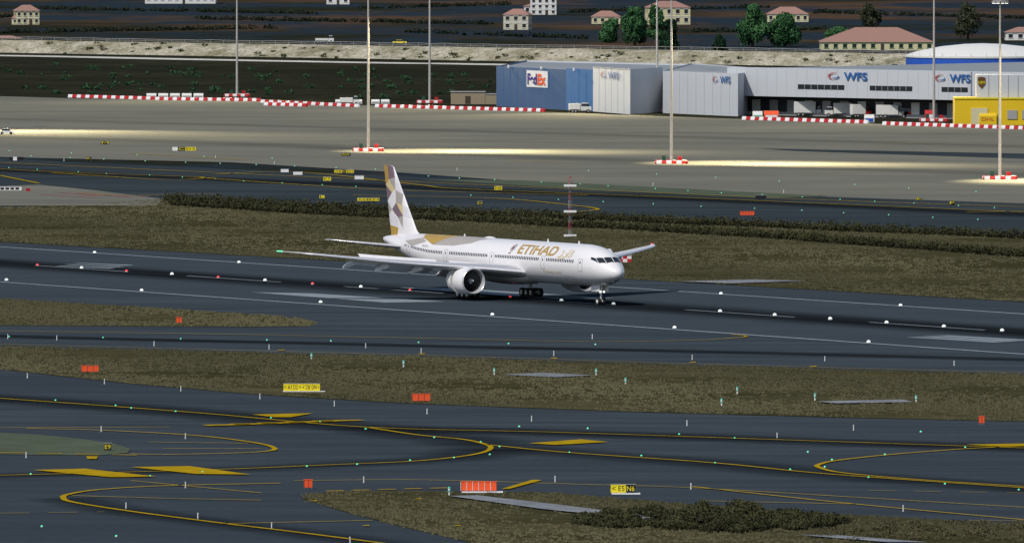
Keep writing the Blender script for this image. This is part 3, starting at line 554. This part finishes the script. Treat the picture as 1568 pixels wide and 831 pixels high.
mb=MB(); mb.cyl((0,0,0),(0,0,.5),.09,.09,m_wht,8); mb.cyl((0,0,.5),(0,0,.62),.16,.16,m_teal,8); mb.cyl((0,0,.62),(0,0,.85),.13,.13,m_wht,8); mb.cyl((0,0,.85),(0,0,1.0),.17,.1,m_teal,8); mb.cyl((0,0,0),(0,0,.05),.25,.25,m_gry,8); me=mb.mesh("approach_light_post",True)
for x,y in((477,552),(618,563),(757,575),(913,576),(958,590),(1129,604),(1105,622),(1248,614),(1403,617),(688,759)): put(me,"approach_light_post",G(x,y))
mb=MB(); mb.cyl((0,0,0),(0,0,.62),.06,.05,m_wht,8); mb.cyl((0,0,0),(0,0,.06),.14,.14,m_gry,8); mb.cyl((0,0,.62),(0,0,.7),.07,.04,m_wht,8); me=mb.mesh("edge_marker_post")
for x,y in((236,530),(412,535),(645,541),(848,545),(1060,551),(1263,553),(1461,560),(42,579),(160,588),(277,599),(398,611),(512,622),(654,634),(814,645),(1052,652),(1307,659),(155,661),(284,672),(1190,671),(284,747),(557,739),(850,738),(1058,749),(1383,783),(193,779),(303,795),(416,810),(536,832),(40,701),(12,519),(87,521),(560,533),(907,519),(98,247),(420,252),(330,243),(700,262),(1000,285),(1200,296)): put(me,"edge_marker_post",G(x,y))
def lamp(name,m,r):
    mb=MB(); mb.cyl((0,0,0),(0,0,.12),r*1.2,r*1.0,m_gry,10); n=8
    secs=[[(r*math.cos(t)*math.cos(2*math.pi*i/n),r*math.cos(t)*math.sin(2*math.pi*i/n),.12+r*math.sin(t)) for i in range(n)] for t in(0,.5,1.0,1.4)]
    mb.loft(secs,m); return mb.mesh(name)
lw=lamp("runway_light",m_lws,.29); lrd=lamp("runway_centre_light",m_lr,.22); lg=lamp("taxiway_light",m_lg,.115)
for n_ in range(-1,24):
    p=pa+rdir*14.95*(n_-1)
    if n_ in (0,2,4,6,8,10): put(lrd,"runway_light",p+Vector((0,0,.07)))
    elif n_ not in (9,13): put(lw,"runway_light",p+Vector((0,0,.07)))
for x,y in((10,430),(217,446),(491,464),(754,483),(1033,503),(1330,525),(145,388),(366,403),(1104,451),(1379,469)): put(lw,"runway_light",G(x,y))
gl=[(85,614),(177,622),(201,626),(269,631),(415,641),(490,647),(560,658),(665,671),(736,678),(765,685),(750,697),(695,702),(628,706),(547,712),(470,715),(310,724),(230,730),(47,727),(872,694),(982,699),(1095,710),(1210,720),(1330,732),(1447,742),(1560,751),(1040,666),(900,657),(795,654),(1125,672),(1355,697),(1237,693),(1478,686),(1274,705),(1263,716),(64,807),(178,822),(1410,662)]
def row(a,b,n): 
    for i in range(n): gl.append((a[0]+(b[0]-a[0])*(i+.3*random.random())/n,a[1]+(b[1]-a[1])*i/n+random.uniform(-.6,.6)))
row((0,258),(640,292),12); row((640,270),(1568,322),16); row((40,240),(620,262),10); row((700,300),(1568,340),12); row((0,232),(500,246),5); row((10,517),(1000,530),8); row((900,262),(1568,300),7)
for x,y in gl: put(lg,"taxiway_light",G(x,y))
# ---------------------------------------------------------------- vehicles
def truck(x,yb,L,m_cab,m_body,hb=2.6,name="truck",rz=0,boxlen=.68,z=0):
    mb=MB(); wd=2.3; mb.box((0,0,.75),(L,wd*.8,.3),m_gry); cl=L*(1-boxlen)-.15
    mb.box((-L/2+L*boxlen/2,0,.9+hb/2),(L*boxlen,wd,hb),m_body); mb.box((L/2-cl/2,0,1.15),(cl,wd*.96,1.0),m_cab); mb.box((L/2-cl/2-.1,0,2.0),(cl*.8,wd*.9,.8),m_glass,0,.9,.75); mb.box((L/2-cl/2-.15,0,2.45),(cl*.6,wd*.8,.12),m_cab)
    for a in(-.36,-.22,.36):
        for s_ in(-1,1): mb.cyl((a*L,s_*(wd/2-.28),.48),(a*L,s_*(wd/2),.48),.48,.48,m_rub,14); mb.cyl((a*L,s_*(wd/2),.48),(a*L,s_*(wd/2+.02),.48),.24,.24,m_gry,10)
    mb.box((L/2,0,.6),(.15,wd*.95,.3),m_blk); return mb.obj(name,None,G(x,yb,z),rz)
def car(x,yb,m,L=4.2,name="car",rz=0,z=0):
    mb=MB(); mb.box((0,0,.6),(L,1.7,.55),m,0,.92,.97); mb.box((-.15*L/4,0,1.12),(L*.6,1.55,.5),m_glass,0,.8,.7); mb.box((-.15*L/4,0,1.4),(L*.4,1.22,.07),m)
    for a in(-.31,.31):
        for s_ in(-1,1): mb.cyl((a*L,s_*.62,.33),(a*L,s_*.87,.33),.33,.33,m_rub,12)
    g=G(x,yb,z); return mb.obj(name,None,g,rz)
truck(1404,181,6.5,m_red,m_red,2.4,"red_truck",math.pi); truck(1240,178,8,m_w3,m_w3,2.8,"lorry"); truck(1284,179,7,m_w3,m_w3,2.6,"lorry",math.pi); truck(1366,181,8,m_gry,m_w3,2.4,"lorry"); truck(1318,180,5,m_red,m_w3,2.4,"lorry",.3)
truck(888,173,5.6,m_w3,m_w3,1.5,"baggage_tractor",.1,.5); car(10,206,m_w3,3.4,"airport_car"); car(612,68,m_ysg,4.6,"yellow_car",0,4.15); truck(497,66.5,6,m_w3,m_w3,.7,"lorry",0,.68,4.15); truck(535,162,5,m_w3,m_w3,1.2,"service_truck"); truck(880,168,4,m_w3,m_w3,1.4,"service_truck",math.pi)
def container(x,yb,L,h,m,m2,name):
    mb=MB(); pr=[(-1.2,.25),(1.2,.25),(1.2,h*.6),(.6,h),(-.6,h),(-1.2,h*.6)]
    mb.loft([[(-L/2,a,b) for a,b in pr],[(L/2,a,b) for a,b in pr]],m); mb.box((0,0,.14),(L+.1,2.5,.16),m_gry); mb.box((0,-1.22,h*.35),(L*.8,.08,h*.4),m2); mb.obj(name,None,G(x,yb))
for x in(232,250,268,286,304): container(x,151,2.6,1.4,m_w3,m_gry,"cargo_container")
for x in(520,548,575,590): container(x,160,2.2,1.3,m_w3,m_gry,"cargo_container")
container(1160,184,2.4,2.2,m_w3,m_teal,"cargo_container"); container(1181,184,3.6,2.3,m_org,m_wht,"cargo_container"); container(1331,188,2.4,2,m_w3,m_tb,"cargo_container"); container(1424,183,2.6,2.3,m_red,m_wht,"cargo_container")
e=empty("courier_container",G(1511,191)+Vector((0,-6,0))); mb=MB(); mb.loft([[(-2.1,a,b) for a,b in((-1.1,.2),(1.1,.2),(1.1,2.2),(.5,2.9),(-.7,2.9),(-1.1,2.3))],[(2.1,a,b) for a,b in((-1.1,.2),(1.1,.2),(1.1,2.2),(.5,2.9),(-.7,2.9),(-1.1,2.3))]],m_yw); mb.box((0,0,.1),(4.4,2.4,.14),m_gry); mb.obj("shell",e); textobj("DHL",.8,m_red,"lettering",e,(0,-1.15,1.5),width=3)
# ================================================================ AIRLINER
m_pg=M("aircraft_grey",(0.42,0.42,0.44),0.4,var=.06,scale=1)
m_pw=M("aircraft_white",(0.74,0.725,0.74),0.3,0.5,var=.03,scale=.8,coat=.4); m_pw2=M("aircraft_light_grey",(0.56,0.56,0.58),0.4,var=.05,scale=1); m_gold=M("gold_paint",lin('#a98a45'),0.4,var=.08); m_gold2=M("pale_gold",lin('#c9b78a'),0.4); m_mar=M("maroon_paint",lin('#75616a'),0.4); m_tgr=M("tail_grey",lin('#a19b96'),0.4); m_lav=M("tail_pearl",lin('#cfccd1'),0.4)
m_met=M("polished_metal",(0.66,0.66,0.68),0.3,0.5,.5,var=.05); m_fan=M("fan_blades",(0.15,0.13,0.12),0.4,.5,.3,0); m_cas=M("cascade_green",lin('#5d7a22'),.6); m_line=M("panel_line",(0.3,0.3,0.31),.6,var=0); m_win=M("cabin_window",(0.03,0.035,0.05),.2,.5,var=0); m_duct=M("engine_duct",(0.4,0.4,0.42),.5)
psi=math.radians(61.1); fwd=Vector((math.cos(psi),-math.sin(psi),0)); ng=G(920,467.5)
plane=empty("airliner",ng+fwd*5.9+Vector((0,0,.1)),-psi)
ZC=5.75
tab=[(0,-.95,-.95,.0),(.06,-.68,-1.22,.28),(.25,-.38,-1.5,.6),(.6,-.05,-1.78,.95),(1.2,.35,-2.05,1.38),(2,.85,-2.32,1.8),(3,1.55,-2.58,2.22),(4,2.12,-2.76,2.52),(5.5,2.6,-2.93,2.8),(7.5,2.95,-3.05,3.0),(10,3.1,-3.1,3.1),(20,3.1,-3.1,3.1),(50,3.1,-3.1,3.1),(53,3.1,-3.0,3.1),(56.5,3.1,-2.5,3.03),(60,3.08,-1.75,2.8),(64,3.0,-.8,2.32),(68,2.82,.2,1.62),(71,2.6,.9,.98),(73,2.4,1.35,.45),(73.9,2.2,1.6,.12)]
TX=np.array([t[0] for t in tab])
def pch(col):
    y=np.array([t[col] for t in tab]); h=np.diff(TX); dl=np.diff(y)/h; m=np.zeros(len(y)); m[0]=dl[0];m[-1]=dl[-1]
    for i in range(1,len(y)-1):
        if dl[i-1]*dl[i]>0: w1=2*h[i]+h[i-1];w2=h[i]+2*h[i-1]; m[i]=(w1+w2)/(w1/dl[i-1]+w2/dl[i])
    def f(x):
        x=min(max(x,0),73.9); i=min(int(np.searchsorted(TX,x,side='right'))-1,len(h)-1); t=(x-TX[i])/h[i]
        return (2*t**3-3*t*t+1)*y[i]+(t**3-2*t*t+t)*h[i]*m[i]+(-2*t**3+3*t*t)*y[i+1]+(t**3-t*t)*h[i]*m[i+1]
    return f
fT,fB,fW=pch(1),pch(2),pch(3)
def surf(x,ph,off=0.0):
    t,b,w_=fT(x),fB(x),fW(x); hh=(t-b)/2; z=ZC+(t+b)/2
    p=Vector((-x,-(w_)*math.cos(ph),z+hh*math.sin(ph)))
    if off:
        e1=surf(x+.03,ph)-surf(max(0,x-.03),ph); e2=surf(x,ph+.01)-surf(x,ph-.01); n_=e1.cross(e2).normalized()
        c=Vector((-x,0,z)); 
        if n_.dot(p-c)<0: n_=-n_
        p=p+n_*off
    return p
NS=64; st=sorted(set([0.004,.02,.06,.12,.2,.3,.45,.6,.8,1,1.25,1.5,1.75,2,2.3,2.6,3,3.4,3.8,4.3,5,5.8,6.6,7.5,8.7,10]+list(range(12,50,2))+[50+i*.8 for i in range(30)]+[73.9]))
st=[s_ for s_ in st if s_<=73.9]
mb=MB(); mb.loft([[surf(x,2*math.pi*i/NS) for i in range(NS)] for x in st],m_pw); mb.obj("fuselage",plane,smooth=True)
def decal_bm(bm,name,m,off=.022,polar=False,both=False,xs_=1.0,vs_=.3):
    vs=[v.co for v in bm.verts]; x0=min(v.x for v in vs);x1=max(v.x for v in vs);y0=min(v.y for v in vs);y1=max(v.y for v in vs)
    def cut(no,a,b,stp):
        k=math.floor(a/stp)+1
        while k*stp<b:
            c=Vector((k*stp,0,0)) if no.x else Vector((0,k*stp,0)); bmesh.ops.bisect_plane(bm,geom=bm.verts[:]+bm.edges[:]+bm.faces[:],plane_co=c,plane_no=no); k+=1
    cut(Vector((1,0,0)),x0,x1,xs_); cut(Vector((0,1,0)),y0,y1,vs_)
    for side in((0,1) if both else (0,)):
        b2=bm.copy()
        for v in b2.verts:
            ph=math.radians(v.co.y) if polar else v.co.y/3.1
            if side: ph=math.pi-ph
            v.co=surf(v.co.x,ph,off)
        bmesh.ops.recalc_face_normals(b2,faces=b2.faces); me=bpy.data.meshes.new(name); b2.to_mesh(me); b2.free(); me.materials.append(m); put(me,name,parent=plane)
    bm.free()
def decal(polys,name,m,**k):
    bm=bmesh.new()
    for p in polys: 
        f=bm.faces.new([bm.verts.new((a,b,0)) for a,b in p])
    decal_bm(bm,name,m,**k)
def rect(x0,x1,v0,v1): return [(x0,v0),(x1,v0),(x1,v1),(x0,v1)]
doors=[7.0,18.2,34.0,48.5,61.0]
wins=[]
x=9
while x<63:
    if all(abs(x-dx)>1.0 for dx in doors): wins.append([(x-.15,.5),(x-.1,.44),(x+.1,.44),(x+.15,.5),(x+.15,.84),(x+.1,.9),(x-.1,.9),(x-.15,.84)])
    x+=.53
decal(wins,"cabin_windows",m_win,both=True,xs_=5,vs_=3)
ol=[]
for dx in doors:
    a,b,c,d_=dx-.55,dx+.55,-.75,1.2; t=.06; ol+=[rect(a,a+t,c,d_),rect(b-t,b,c,d_),rect(a+t,b-t,c,c+t),rect(a+t,b-t,d_-t,d_)]
decal(ol,"door_outlines",m_line,both=True,vs_=.4)
decal([rect(dx-.12,dx+.12,.45,.8) for dx in doors],"door_windows",m_win,off=.03,both=True)
a,b,c,d_=9.5,12.2,-2.9,-1.7; t=.05
decal([rect(a,a+t,c,d_),rect(b-t,b,c,d_),rect(a+t,b-t,c,c+t),rect(a+t,b-t,d_-t,d_)],"cargo_door_outline",m_line)
decal([[(1.72,88),(2.72,88),(3.05,60),(2.05,54)],[(2.1,52),(3.1,58),(3.95,41),(3.0,31)],[(3.1,30),(4.0,39.5),(4.9,37),(4.75,29)]],"cockpit_windows",m_glass,polar=True,both=True,xs_=.3,vs_=6,off=.03)
def dtext(txt,xaft,v,h,wd,m,name="livery_lettering",bold=.02):
    me=textobj(txt,h,m,name,False,width=wd,bold=bold); bm=bmesh.new(); bm.from_mesh(me)
    for q in bm.verts: q.co=Vector((xaft-q.co.x,v+q.co.y,0))
    bmesh.ops.dissolve_limit(bm,angle_limit=.01,verts=bm.verts,edges=bm.edges); decal_bm(bm,name,m,off=.035)
dtext("ETIHAD",20.6,2.15,1.75,11.8,m_gold,bold=.02)
sq=[]
def stroke(pts,wd):
    for (a,b),(c,d_) in zip(pts[:-1],pts[1:]):
        L=math.hypot(c-a,d_-b); nx,ny=-(d_-b)/L*wd/2,(c-a)/L*wd/2; sq.append([(a-nx,b-ny),(c-nx,d_-ny),(c+nx,d_+ny),(a+nx,b+ny)])
X0=13.9
stroke([(X0,1.2),(X0-.6,1.15),(X0-1.1,1.5),(X0-1.3,2.2)],.2); stroke([(X0-1.4,1.3),(X0-2.0,1.1),(X0-2.5,1.6),(X0-2.1,1.9)],.2); stroke([(X0-2.7,1.2),(X0-2.9,2.6)],.2); stroke([(X0-3.1,1.3),(X0-3.5,1.2),(X0-3.7,2.5)],.2); stroke([(X0-.6,2.1),(X0-1.0,2.3)],.18); stroke([(X0-4.0,1.2),(X0-4.1,2.4)],.18); stroke([(X0,.85),(X0-2,1.0)],.12)
decal(sq,"arabic_lettering",m_gold2,off=.035)
decal([[(28.6,1.4),(27.9,1.9),(27.8,2.7),(28.3,3.1),(28.9,2.7),(29.1,2.0)]],"emblem",m_tgr,off=.035); decal([rect(28.2,28.7,1.9,2.5),rect(28.4,29.1,1.2,1.35)],"emblem_centre",m_mar,off=.05)
dtext("Choose well",15.5,-1.1,.4,5.5,m_gold2,bold=0); dtext("A6-ETA",55.5,1.4,.4,1.9,m_line,bold=0)
decal([[(48,4.9),(53.5,1.8),(58,3.0),(60,4.9)]],"livery_facet",m_gold,both=True); decal([[(60,4.9),(58,3.0),(63,1.6),(67,4.6),(66,4.9)]],"livery_facet",m_lav,both=True,off=.025); decal([[(38,4.88),(42,2.6),(46.8,1.9),(53.4,1.8),(48,4.88)]],"livery_facet",m_tgr,both=True,off=.027)
decal([[(63,1.6),(58,3.0),(56,2.2),(60,.8)]],"livery_facet",m_tgr,both=True,off=.032)
def foil(n=18,t=.12,cam=.0):
    xs_=[.5*(1-math.cos(math.pi*i/n)) for i in range(n+1)]; yt=lambda x:5*t*(.2969*math.sqrt(x)-.126*x-.3516*x*x+.2843*x**3-.1036*x**4); yc=lambda x:cam*4*x*(1-x)
    up=[(x,yc(x)+yt(x)) for x in xs_]; lo=[(x,yc(x)-yt(x)) for x in xs_[1:-1]]
    return up+lo[::-1]
def wing_sec(y,le,ch,z,t,tw,cam=.015,side=-1):
    out=[]; c,s_=math.cos(tw),math.sin(tw)
    for a,b in foil(18,t,cam):
        a*=ch;b*=ch; out.append(Vector((-le-a*c,side*y,z-a*s_+b*c)))
    return out
WST=[(0,22.5,17.5,4.15,.135,.04),(3.1,24.2,15.0,4.3,.13,.04),(6.5,26.5,12.6,4.65,.12,.035),(10.2,29.0,9.9,4.98,.115,.03),(15,32.2,8.0,5.35,.11,.02),(20,35.6,6.2,5.8,.105,.012),(25,38.9,4.5,6.35,.10,.005),(29.3,41.8,3.1,6.85,.10,0),(30.6,43.3,2.2,7.0,.09,0),(31.7,45.4,1.3,7.12,.09,0),(32.4,47.3,.45,7.2,.08,0)]
def wv(y,k): return float(np.interp(y,[w_[0] for w_ in WST],[w_[k] for w_ in WST]))
nf=len(foil())
for side,nm in((-1,"starboard"),(1,"port")):
    mb=MB(); mb.loft([wing_sec(y,le,ch,z,t,tw,side=side) for y,le,ch,z,t,tw in WST],m_pw,mf=lambda j,i:(m_met if (i<4 or i>=nf-4) and 0<j<8 else m_pw2))
    mb.obj("wing_"+nm,plane,smooth=True)
    mb=MB()
    for (y0,y1) in((3.4,9.2),(10.8,22.6)):
        defl=.42; secs=[]
        for y in np.linspace(y0,y1,6):
            le=wv(y,1);ch=wv(y,2);z=wv(y,3);tw=wv(y,5); c0=ch*.22; secs.append([Vector((-(le+ch*.93+a*c0*math.cos(defl)+b*c0*math.sin(defl)),side*y,z-ch*.93*math.sin(tw)-.25-a*c0*math.sin(defl)+b*c0*math.cos(defl))) for a,b in foil(10,.14)])
        mb.loft(secs,m_pw2)
    for ya,yb,nsp in((4.4,9.0,2),(11,21.8,5)):
      for k in range(nsp):
        q=[]
        for y in(ya+(yb-ya)*k/nsp,ya+(yb-ya)*(k+1)/nsp-.06):
            le=wv(y,1);ch=wv(y,2);z=wv(y,3);tw=wv(y,5); xh=le+ch*.70; zh=z-ch*.7*math.sin(tw)+ch*.045; l=1.1; q.append(((-xh,side*y,zh),(-(xh+l*math.cos(.6)),side*y,zh+l*math.sin(.6))))
        th=Vector((-.06,0,-.06)); vs=[Vector(v) for v in (q[0][0],q[1][0],q[1][1],q[0][1])]; vs=vs+[v+th for v in vs]
        mb.add(vs,[(0,1,2,3),(7,6,5,4),(0,4,5,1),(1,5,6,2),(2,6,7,3),(3,7,4,0)],m_pw)
    mb.obj("flaps_spoilers_"+nm,plane)
    mb=MB()
    for y in(7.2,13.8,18.4,22.9):
        le=wv(y,1);ch=wv(y,2);z=wv(y,3); secs=[]
        for t,r in((0,.03),(.12,.25),(.35,.36),(.6,.36),(.85,.22),(1,.04)):
            xx=le+ch*.5+t*5.0*(.6+ch/20); zz=z-.55-.75*max(0,t-.3)*1.6-.1; secs.append([(-xx,side*y+r*.8*math.cos(a),zz+r*1.25*math.sin(a)) for a in [2*math.pi*i/10 for i in range(10)]])
        mb.loft(secs,m_pw)
    mb.obj("flap_fairings_"+nm,plane,smooth=True)
    mb=MB(); mb.loft([wing_sec(y,le,ch,z,.09,-.0,0,side) for y,le,ch,z in((1.0,63.3,7.4,6.75),(3,64.6,6.4,6.9),(10.2,70.6,2.6,7.75),(10.8,71.6,1.6,7.8))],m_pw2,mf=lambda j,i:m_met if (i<3 or i>=nf-3) else m_pw2); mb.obj("stabiliser_"+nm,plane,smooth=True)
    ex=27.3; ey=side*9.7; ez=2.95; eng=empty("engine_"+nm,(0,0,0)); eng.parent=plane
    def rev(prof,m,n=48,mb_=None): 
        mb_.loft([[(-(ex+a),ey+r*math.cos(2*math.pi*i/n),ez+r*math.sin(2*math.pi*i/n)) for i in range(n)] for a,r in prof],m,cap=False)
    mb=MB(); rev([(.22,1.72),(.05,1.78),(0,1.84),(.05,1.9),(.25,1.97)],m_met,mb_=mb); rev([(.25,1.97),(.8,2.05),(1.8,2.1),(2.8,2.08),(3.1,2.05),(3.1,1.8)],m_pw,mb_=mb)
    rev([(3.1,1.75),(3.75,1.7)],m_cas,mb_=mb); rev([(3.75,1.5),(3.75,2.02),(4.6,1.95),(5.6,1.75),(5.62,1.68),(4.4,1.6)],m_pw,mb_=mb)
    rev([(.22,1.72),(.9,1.64),(1.6,1.64),(1.8,1.64)],m_duct,mb_=mb); mb.obj("cowl",eng,smooth=True)
    mb=MB(); rev([(4.2,1.25),(5.6,1.05),(6.6,.75),(6.62,.6)],m_met,mb_=mb); rev([(6.3,.6),(7.5,.08)],m_met,mb_=mb); rev([(1.9,1.66),(1.9,.05)],m_blk,mb_=mb); mb.obj("core",eng,smooth=True)
    mb=MB()
    for i in range(22):
        a=2*math.pi*i/22; vs=[]
        for r,cw in((.42,.16),(.9,.26),(1.62,.34)):
            for s_ in(-1,1): aa=a+s_*cw*.5/r+ (r-.4)*.18; vs.append((-(ex+1.1+s_*(.05+.14*r)),ey+r*math.cos(aa),ez+r*math.sin(aa)))
        mb.add(vs,[(0,1,3,2),(2,3,5,4)],m_fan)
    mb.obj("fan",eng); mb=MB(); rev([(.4,.01),(.5,.12),(.75,.28),(1.05,.42),(1.25,.46)],m_gry,24,mb)
    sw=[]; 
    for i in range(14): t=i/13; a=t*4.5; r=.06+.3*t; wv_=.06; xx=ex+.38+.55*((r+.02)/.42)**1.35-.08; sw.append((-(xx),ey+(r-wv_)*math.cos(a),ez+(r-wv_)*math.sin(a))); sw.append((-(xx),ey+(r+wv_)*math.cos(a),ez+(r+wv_)*math.sin(a)))
    mb.add(sw,[(2*i,2*i+1,2*i+3,2*i+2) for i in range(13)],m_wht); mb.obj("spinner",eng,smooth=True)
    secs=[]
    for x_,zb,zt,hw_ in((ex+1.6,4.9,5.02,.05),(ex+2.6,4.6,5.25,.26),(ex+4.2,4.0,5.25,.32),(ex+6.5,4.0,5.0,.25),(ex+8,4.4,4.9,.05)): secs.append([(-x_,ey-hw_,zb),(-x_,ey+hw_,zb),(-x_,ey+hw_*.7,zt),(-x_,ey-hw_*.7,zt)])
    mb=MB(); mb.loft(secs,m_pw); mb.obj("pylon",eng)
    mb=MB(); mb.cyl((-46.6,side*31.9,7.15),(-47.6,side*32.35,7.2),.14,.1,m_lr if side>0 else m_lg,8); mb.obj("navigation_light_"+nm,plane)
    mb=MB(); gy=side*5.49; gx=-37.1
    for a in(-1.47,0,1.47):
        for s_ in(-.7,.7):
            mb.cyl((gx+a,gy+s_-.25,.67),(gx+a,gy+s_+.25,.67),.67,.67,m_rub,20); mb.cyl((gx+a,gy+s_-.27,.67),(gx+a,gy+s_+.27,.67),.38,.38,m_wht,14)
        mb.cyl((gx+a,gy-.6,.67),(gx+a,gy+.6,.67),.12,.12,m_gry,8)
    mb.box((gx,gy,.75),(3.3,.35,.32),m_pg); mb.cyl((gx,gy,.7),(gx,gy-side*.3,4.2),.24,.3,m_wht,12); mb.cyl((gx,gy,1.6),(gx+2.6,gy-side*.5,3.8),.1,.1,m_wht,8); mb.cyl((gx,gy,1.9),(gx,gy-side*2.6,3.6),.1,.1,m_wht,8); mb.box((gx,gy+side*.55,2.9),(2.0,.08,2.0),m_pw); mb.obj("main_gear_"+nm,plane,smooth=True)
def fin_col(u,v):
    T=[([(0,1.01),(.55,1.01),(.7,.80),(.15,.83)],m_mar),([(.55,1.01),(1.01,1.01),(1.01,.72),(.7,.80)],m_gold),([(.15,.83),(.7,.80),(.35,.66)],m_tgr),([(.7,.80),(1.01,.72),(.62,.62),(.35,.66)],m_gold2),
     ([(0,.85),(.35,.66),(0,.6)],m_lav),([(0,.6),(.35,.66),(.5,.48),(.2,.45)],m_tgr),([(.62,.62),(1.01,.72),(1.01,.5)],m_mar),([(.2,.45),(.5,.48),(.3,.3)],m_gold2),([(0,.42),(.2,.45),(.3,.3),(.0,.26)],m_lav),
     ([(.5,.48),(.8,.38),(.55,.27),(.3,.3)],m_mar),([(.8,.38),(1.01,.5),(1.01,.3)],m_tgr),([(1.01,.16),(.62,.13),(.8,0),(1.01,0)],m_gold),([(.3,.3),(.55,.27),(.45,.12)],m_tgr),([(.55,.27),(1.01,.3),(1.01,.18),(.62,.14)],m_lav)]
    for P,m in T:
        ins=False;j=len(P)-1
        for i in range(len(P)):
            if (P[i][1]>v)!=(P[j][1]>v) and u<(P[j][0]-P[i][0])*(v-P[i][1])/(P[j][1]-P[i][1])+P[i][0]: ins=not ins
            j=i
        if ins: return m
    return m_pw
NC=70;NV=200; secs=[]; fo=foil(NC,.10)
zr,zt_=8.15,19.05
for k in range(NV+1):
    v=k/NV; le=62.4+(70.8-62.4)*v; te=71.4+(73.9-71.4)*v
    if v<.12: le-=(.12-v)**2*150
    if v>.97: le+=(v-.97)**2*900
    ch=te-le
    secs.append([(-(le+a*ch),b*9.0*(1-.62*v)*.9,zr+(zt_-zr)*v) for a,b in fo])
us=[q[0] for q in fo]
mb=MB(); mb.loft(secs,m_pw,mf=lambda j,i:fin_col((us[i]+us[(i+1)%len(us)])/2,(j+.5)/NV)); mb.obj("vertical_fin",plane,smooth=True)
mb=MB(); secs=[]
for i in range(21):
    t=i/20; x_=21.5+t*24; e_=max(.02,math.sin(math.pi*t))**.45; secs.append([(-x_,3.55*e_*math.cos(a),3.95+1.85*e_*math.sin(a)) for a in [2*math.pi*k/32 for k in range(32)]])
mb.loft(secs,m_pw); mb.obj("belly_fairing",plane,smooth=True)
mb=MB()
for s_ in(-.42,.42): mb.cyl((-5.9,s_-.2,.54),(-5.9,s_+.2,.54),.54,.54,m_rub,20); mb.cyl((-5.9,s_-.22,.54),(-5.9,s_+.22,.54),.27,.27,m_wht,12)
mb.cyl((-5.9,-.5,.54),(-5.9,.5,.54),.09,.09,m_gry,8); mb.cyl((-5.9,0,.5),(-5.75,0,3.2),.13,.18,m_wht,10); mb.cyl((-5.85,0,1.5),(-7.6,0,3.0),.08,.08,m_wht,8); mb.box((-5.6,0,1.9),(.25,.9,.3),m_wht)
for s_ in(-.75,.75): mb.box((-6.2,s_,2.5),(2.6,.06,1.0),m_pw); mb.cyl((-5.5,s_*.4,1.95),(-5.42,s_*.4,1.95),.13,.13,m_lw,10)
mb.obj("nose_gear",plane,smooth=True)
mb=MB()
for x_,z in((48,8.8),(22,8.8),(12.5,8.78)): mb.box((-x_,0,z+.22),(.5,.06,.5),m_pw,0,1,.5)
secs=[]
for i in range(9):
    t=i/8;e_=max(.02,math.sin(math.pi*t))**.6; secs.append([(-(38+t*4),.5*e_*math.cos(a),8.75+.35*e_*math.sin(a)) for a in [2*math.pi*k/12 for k in range(12)]])
mb.loft(secs,m_pw); mb.obj("antennas",plane,smooth=True)
print("done",len(bpy.data.objects))
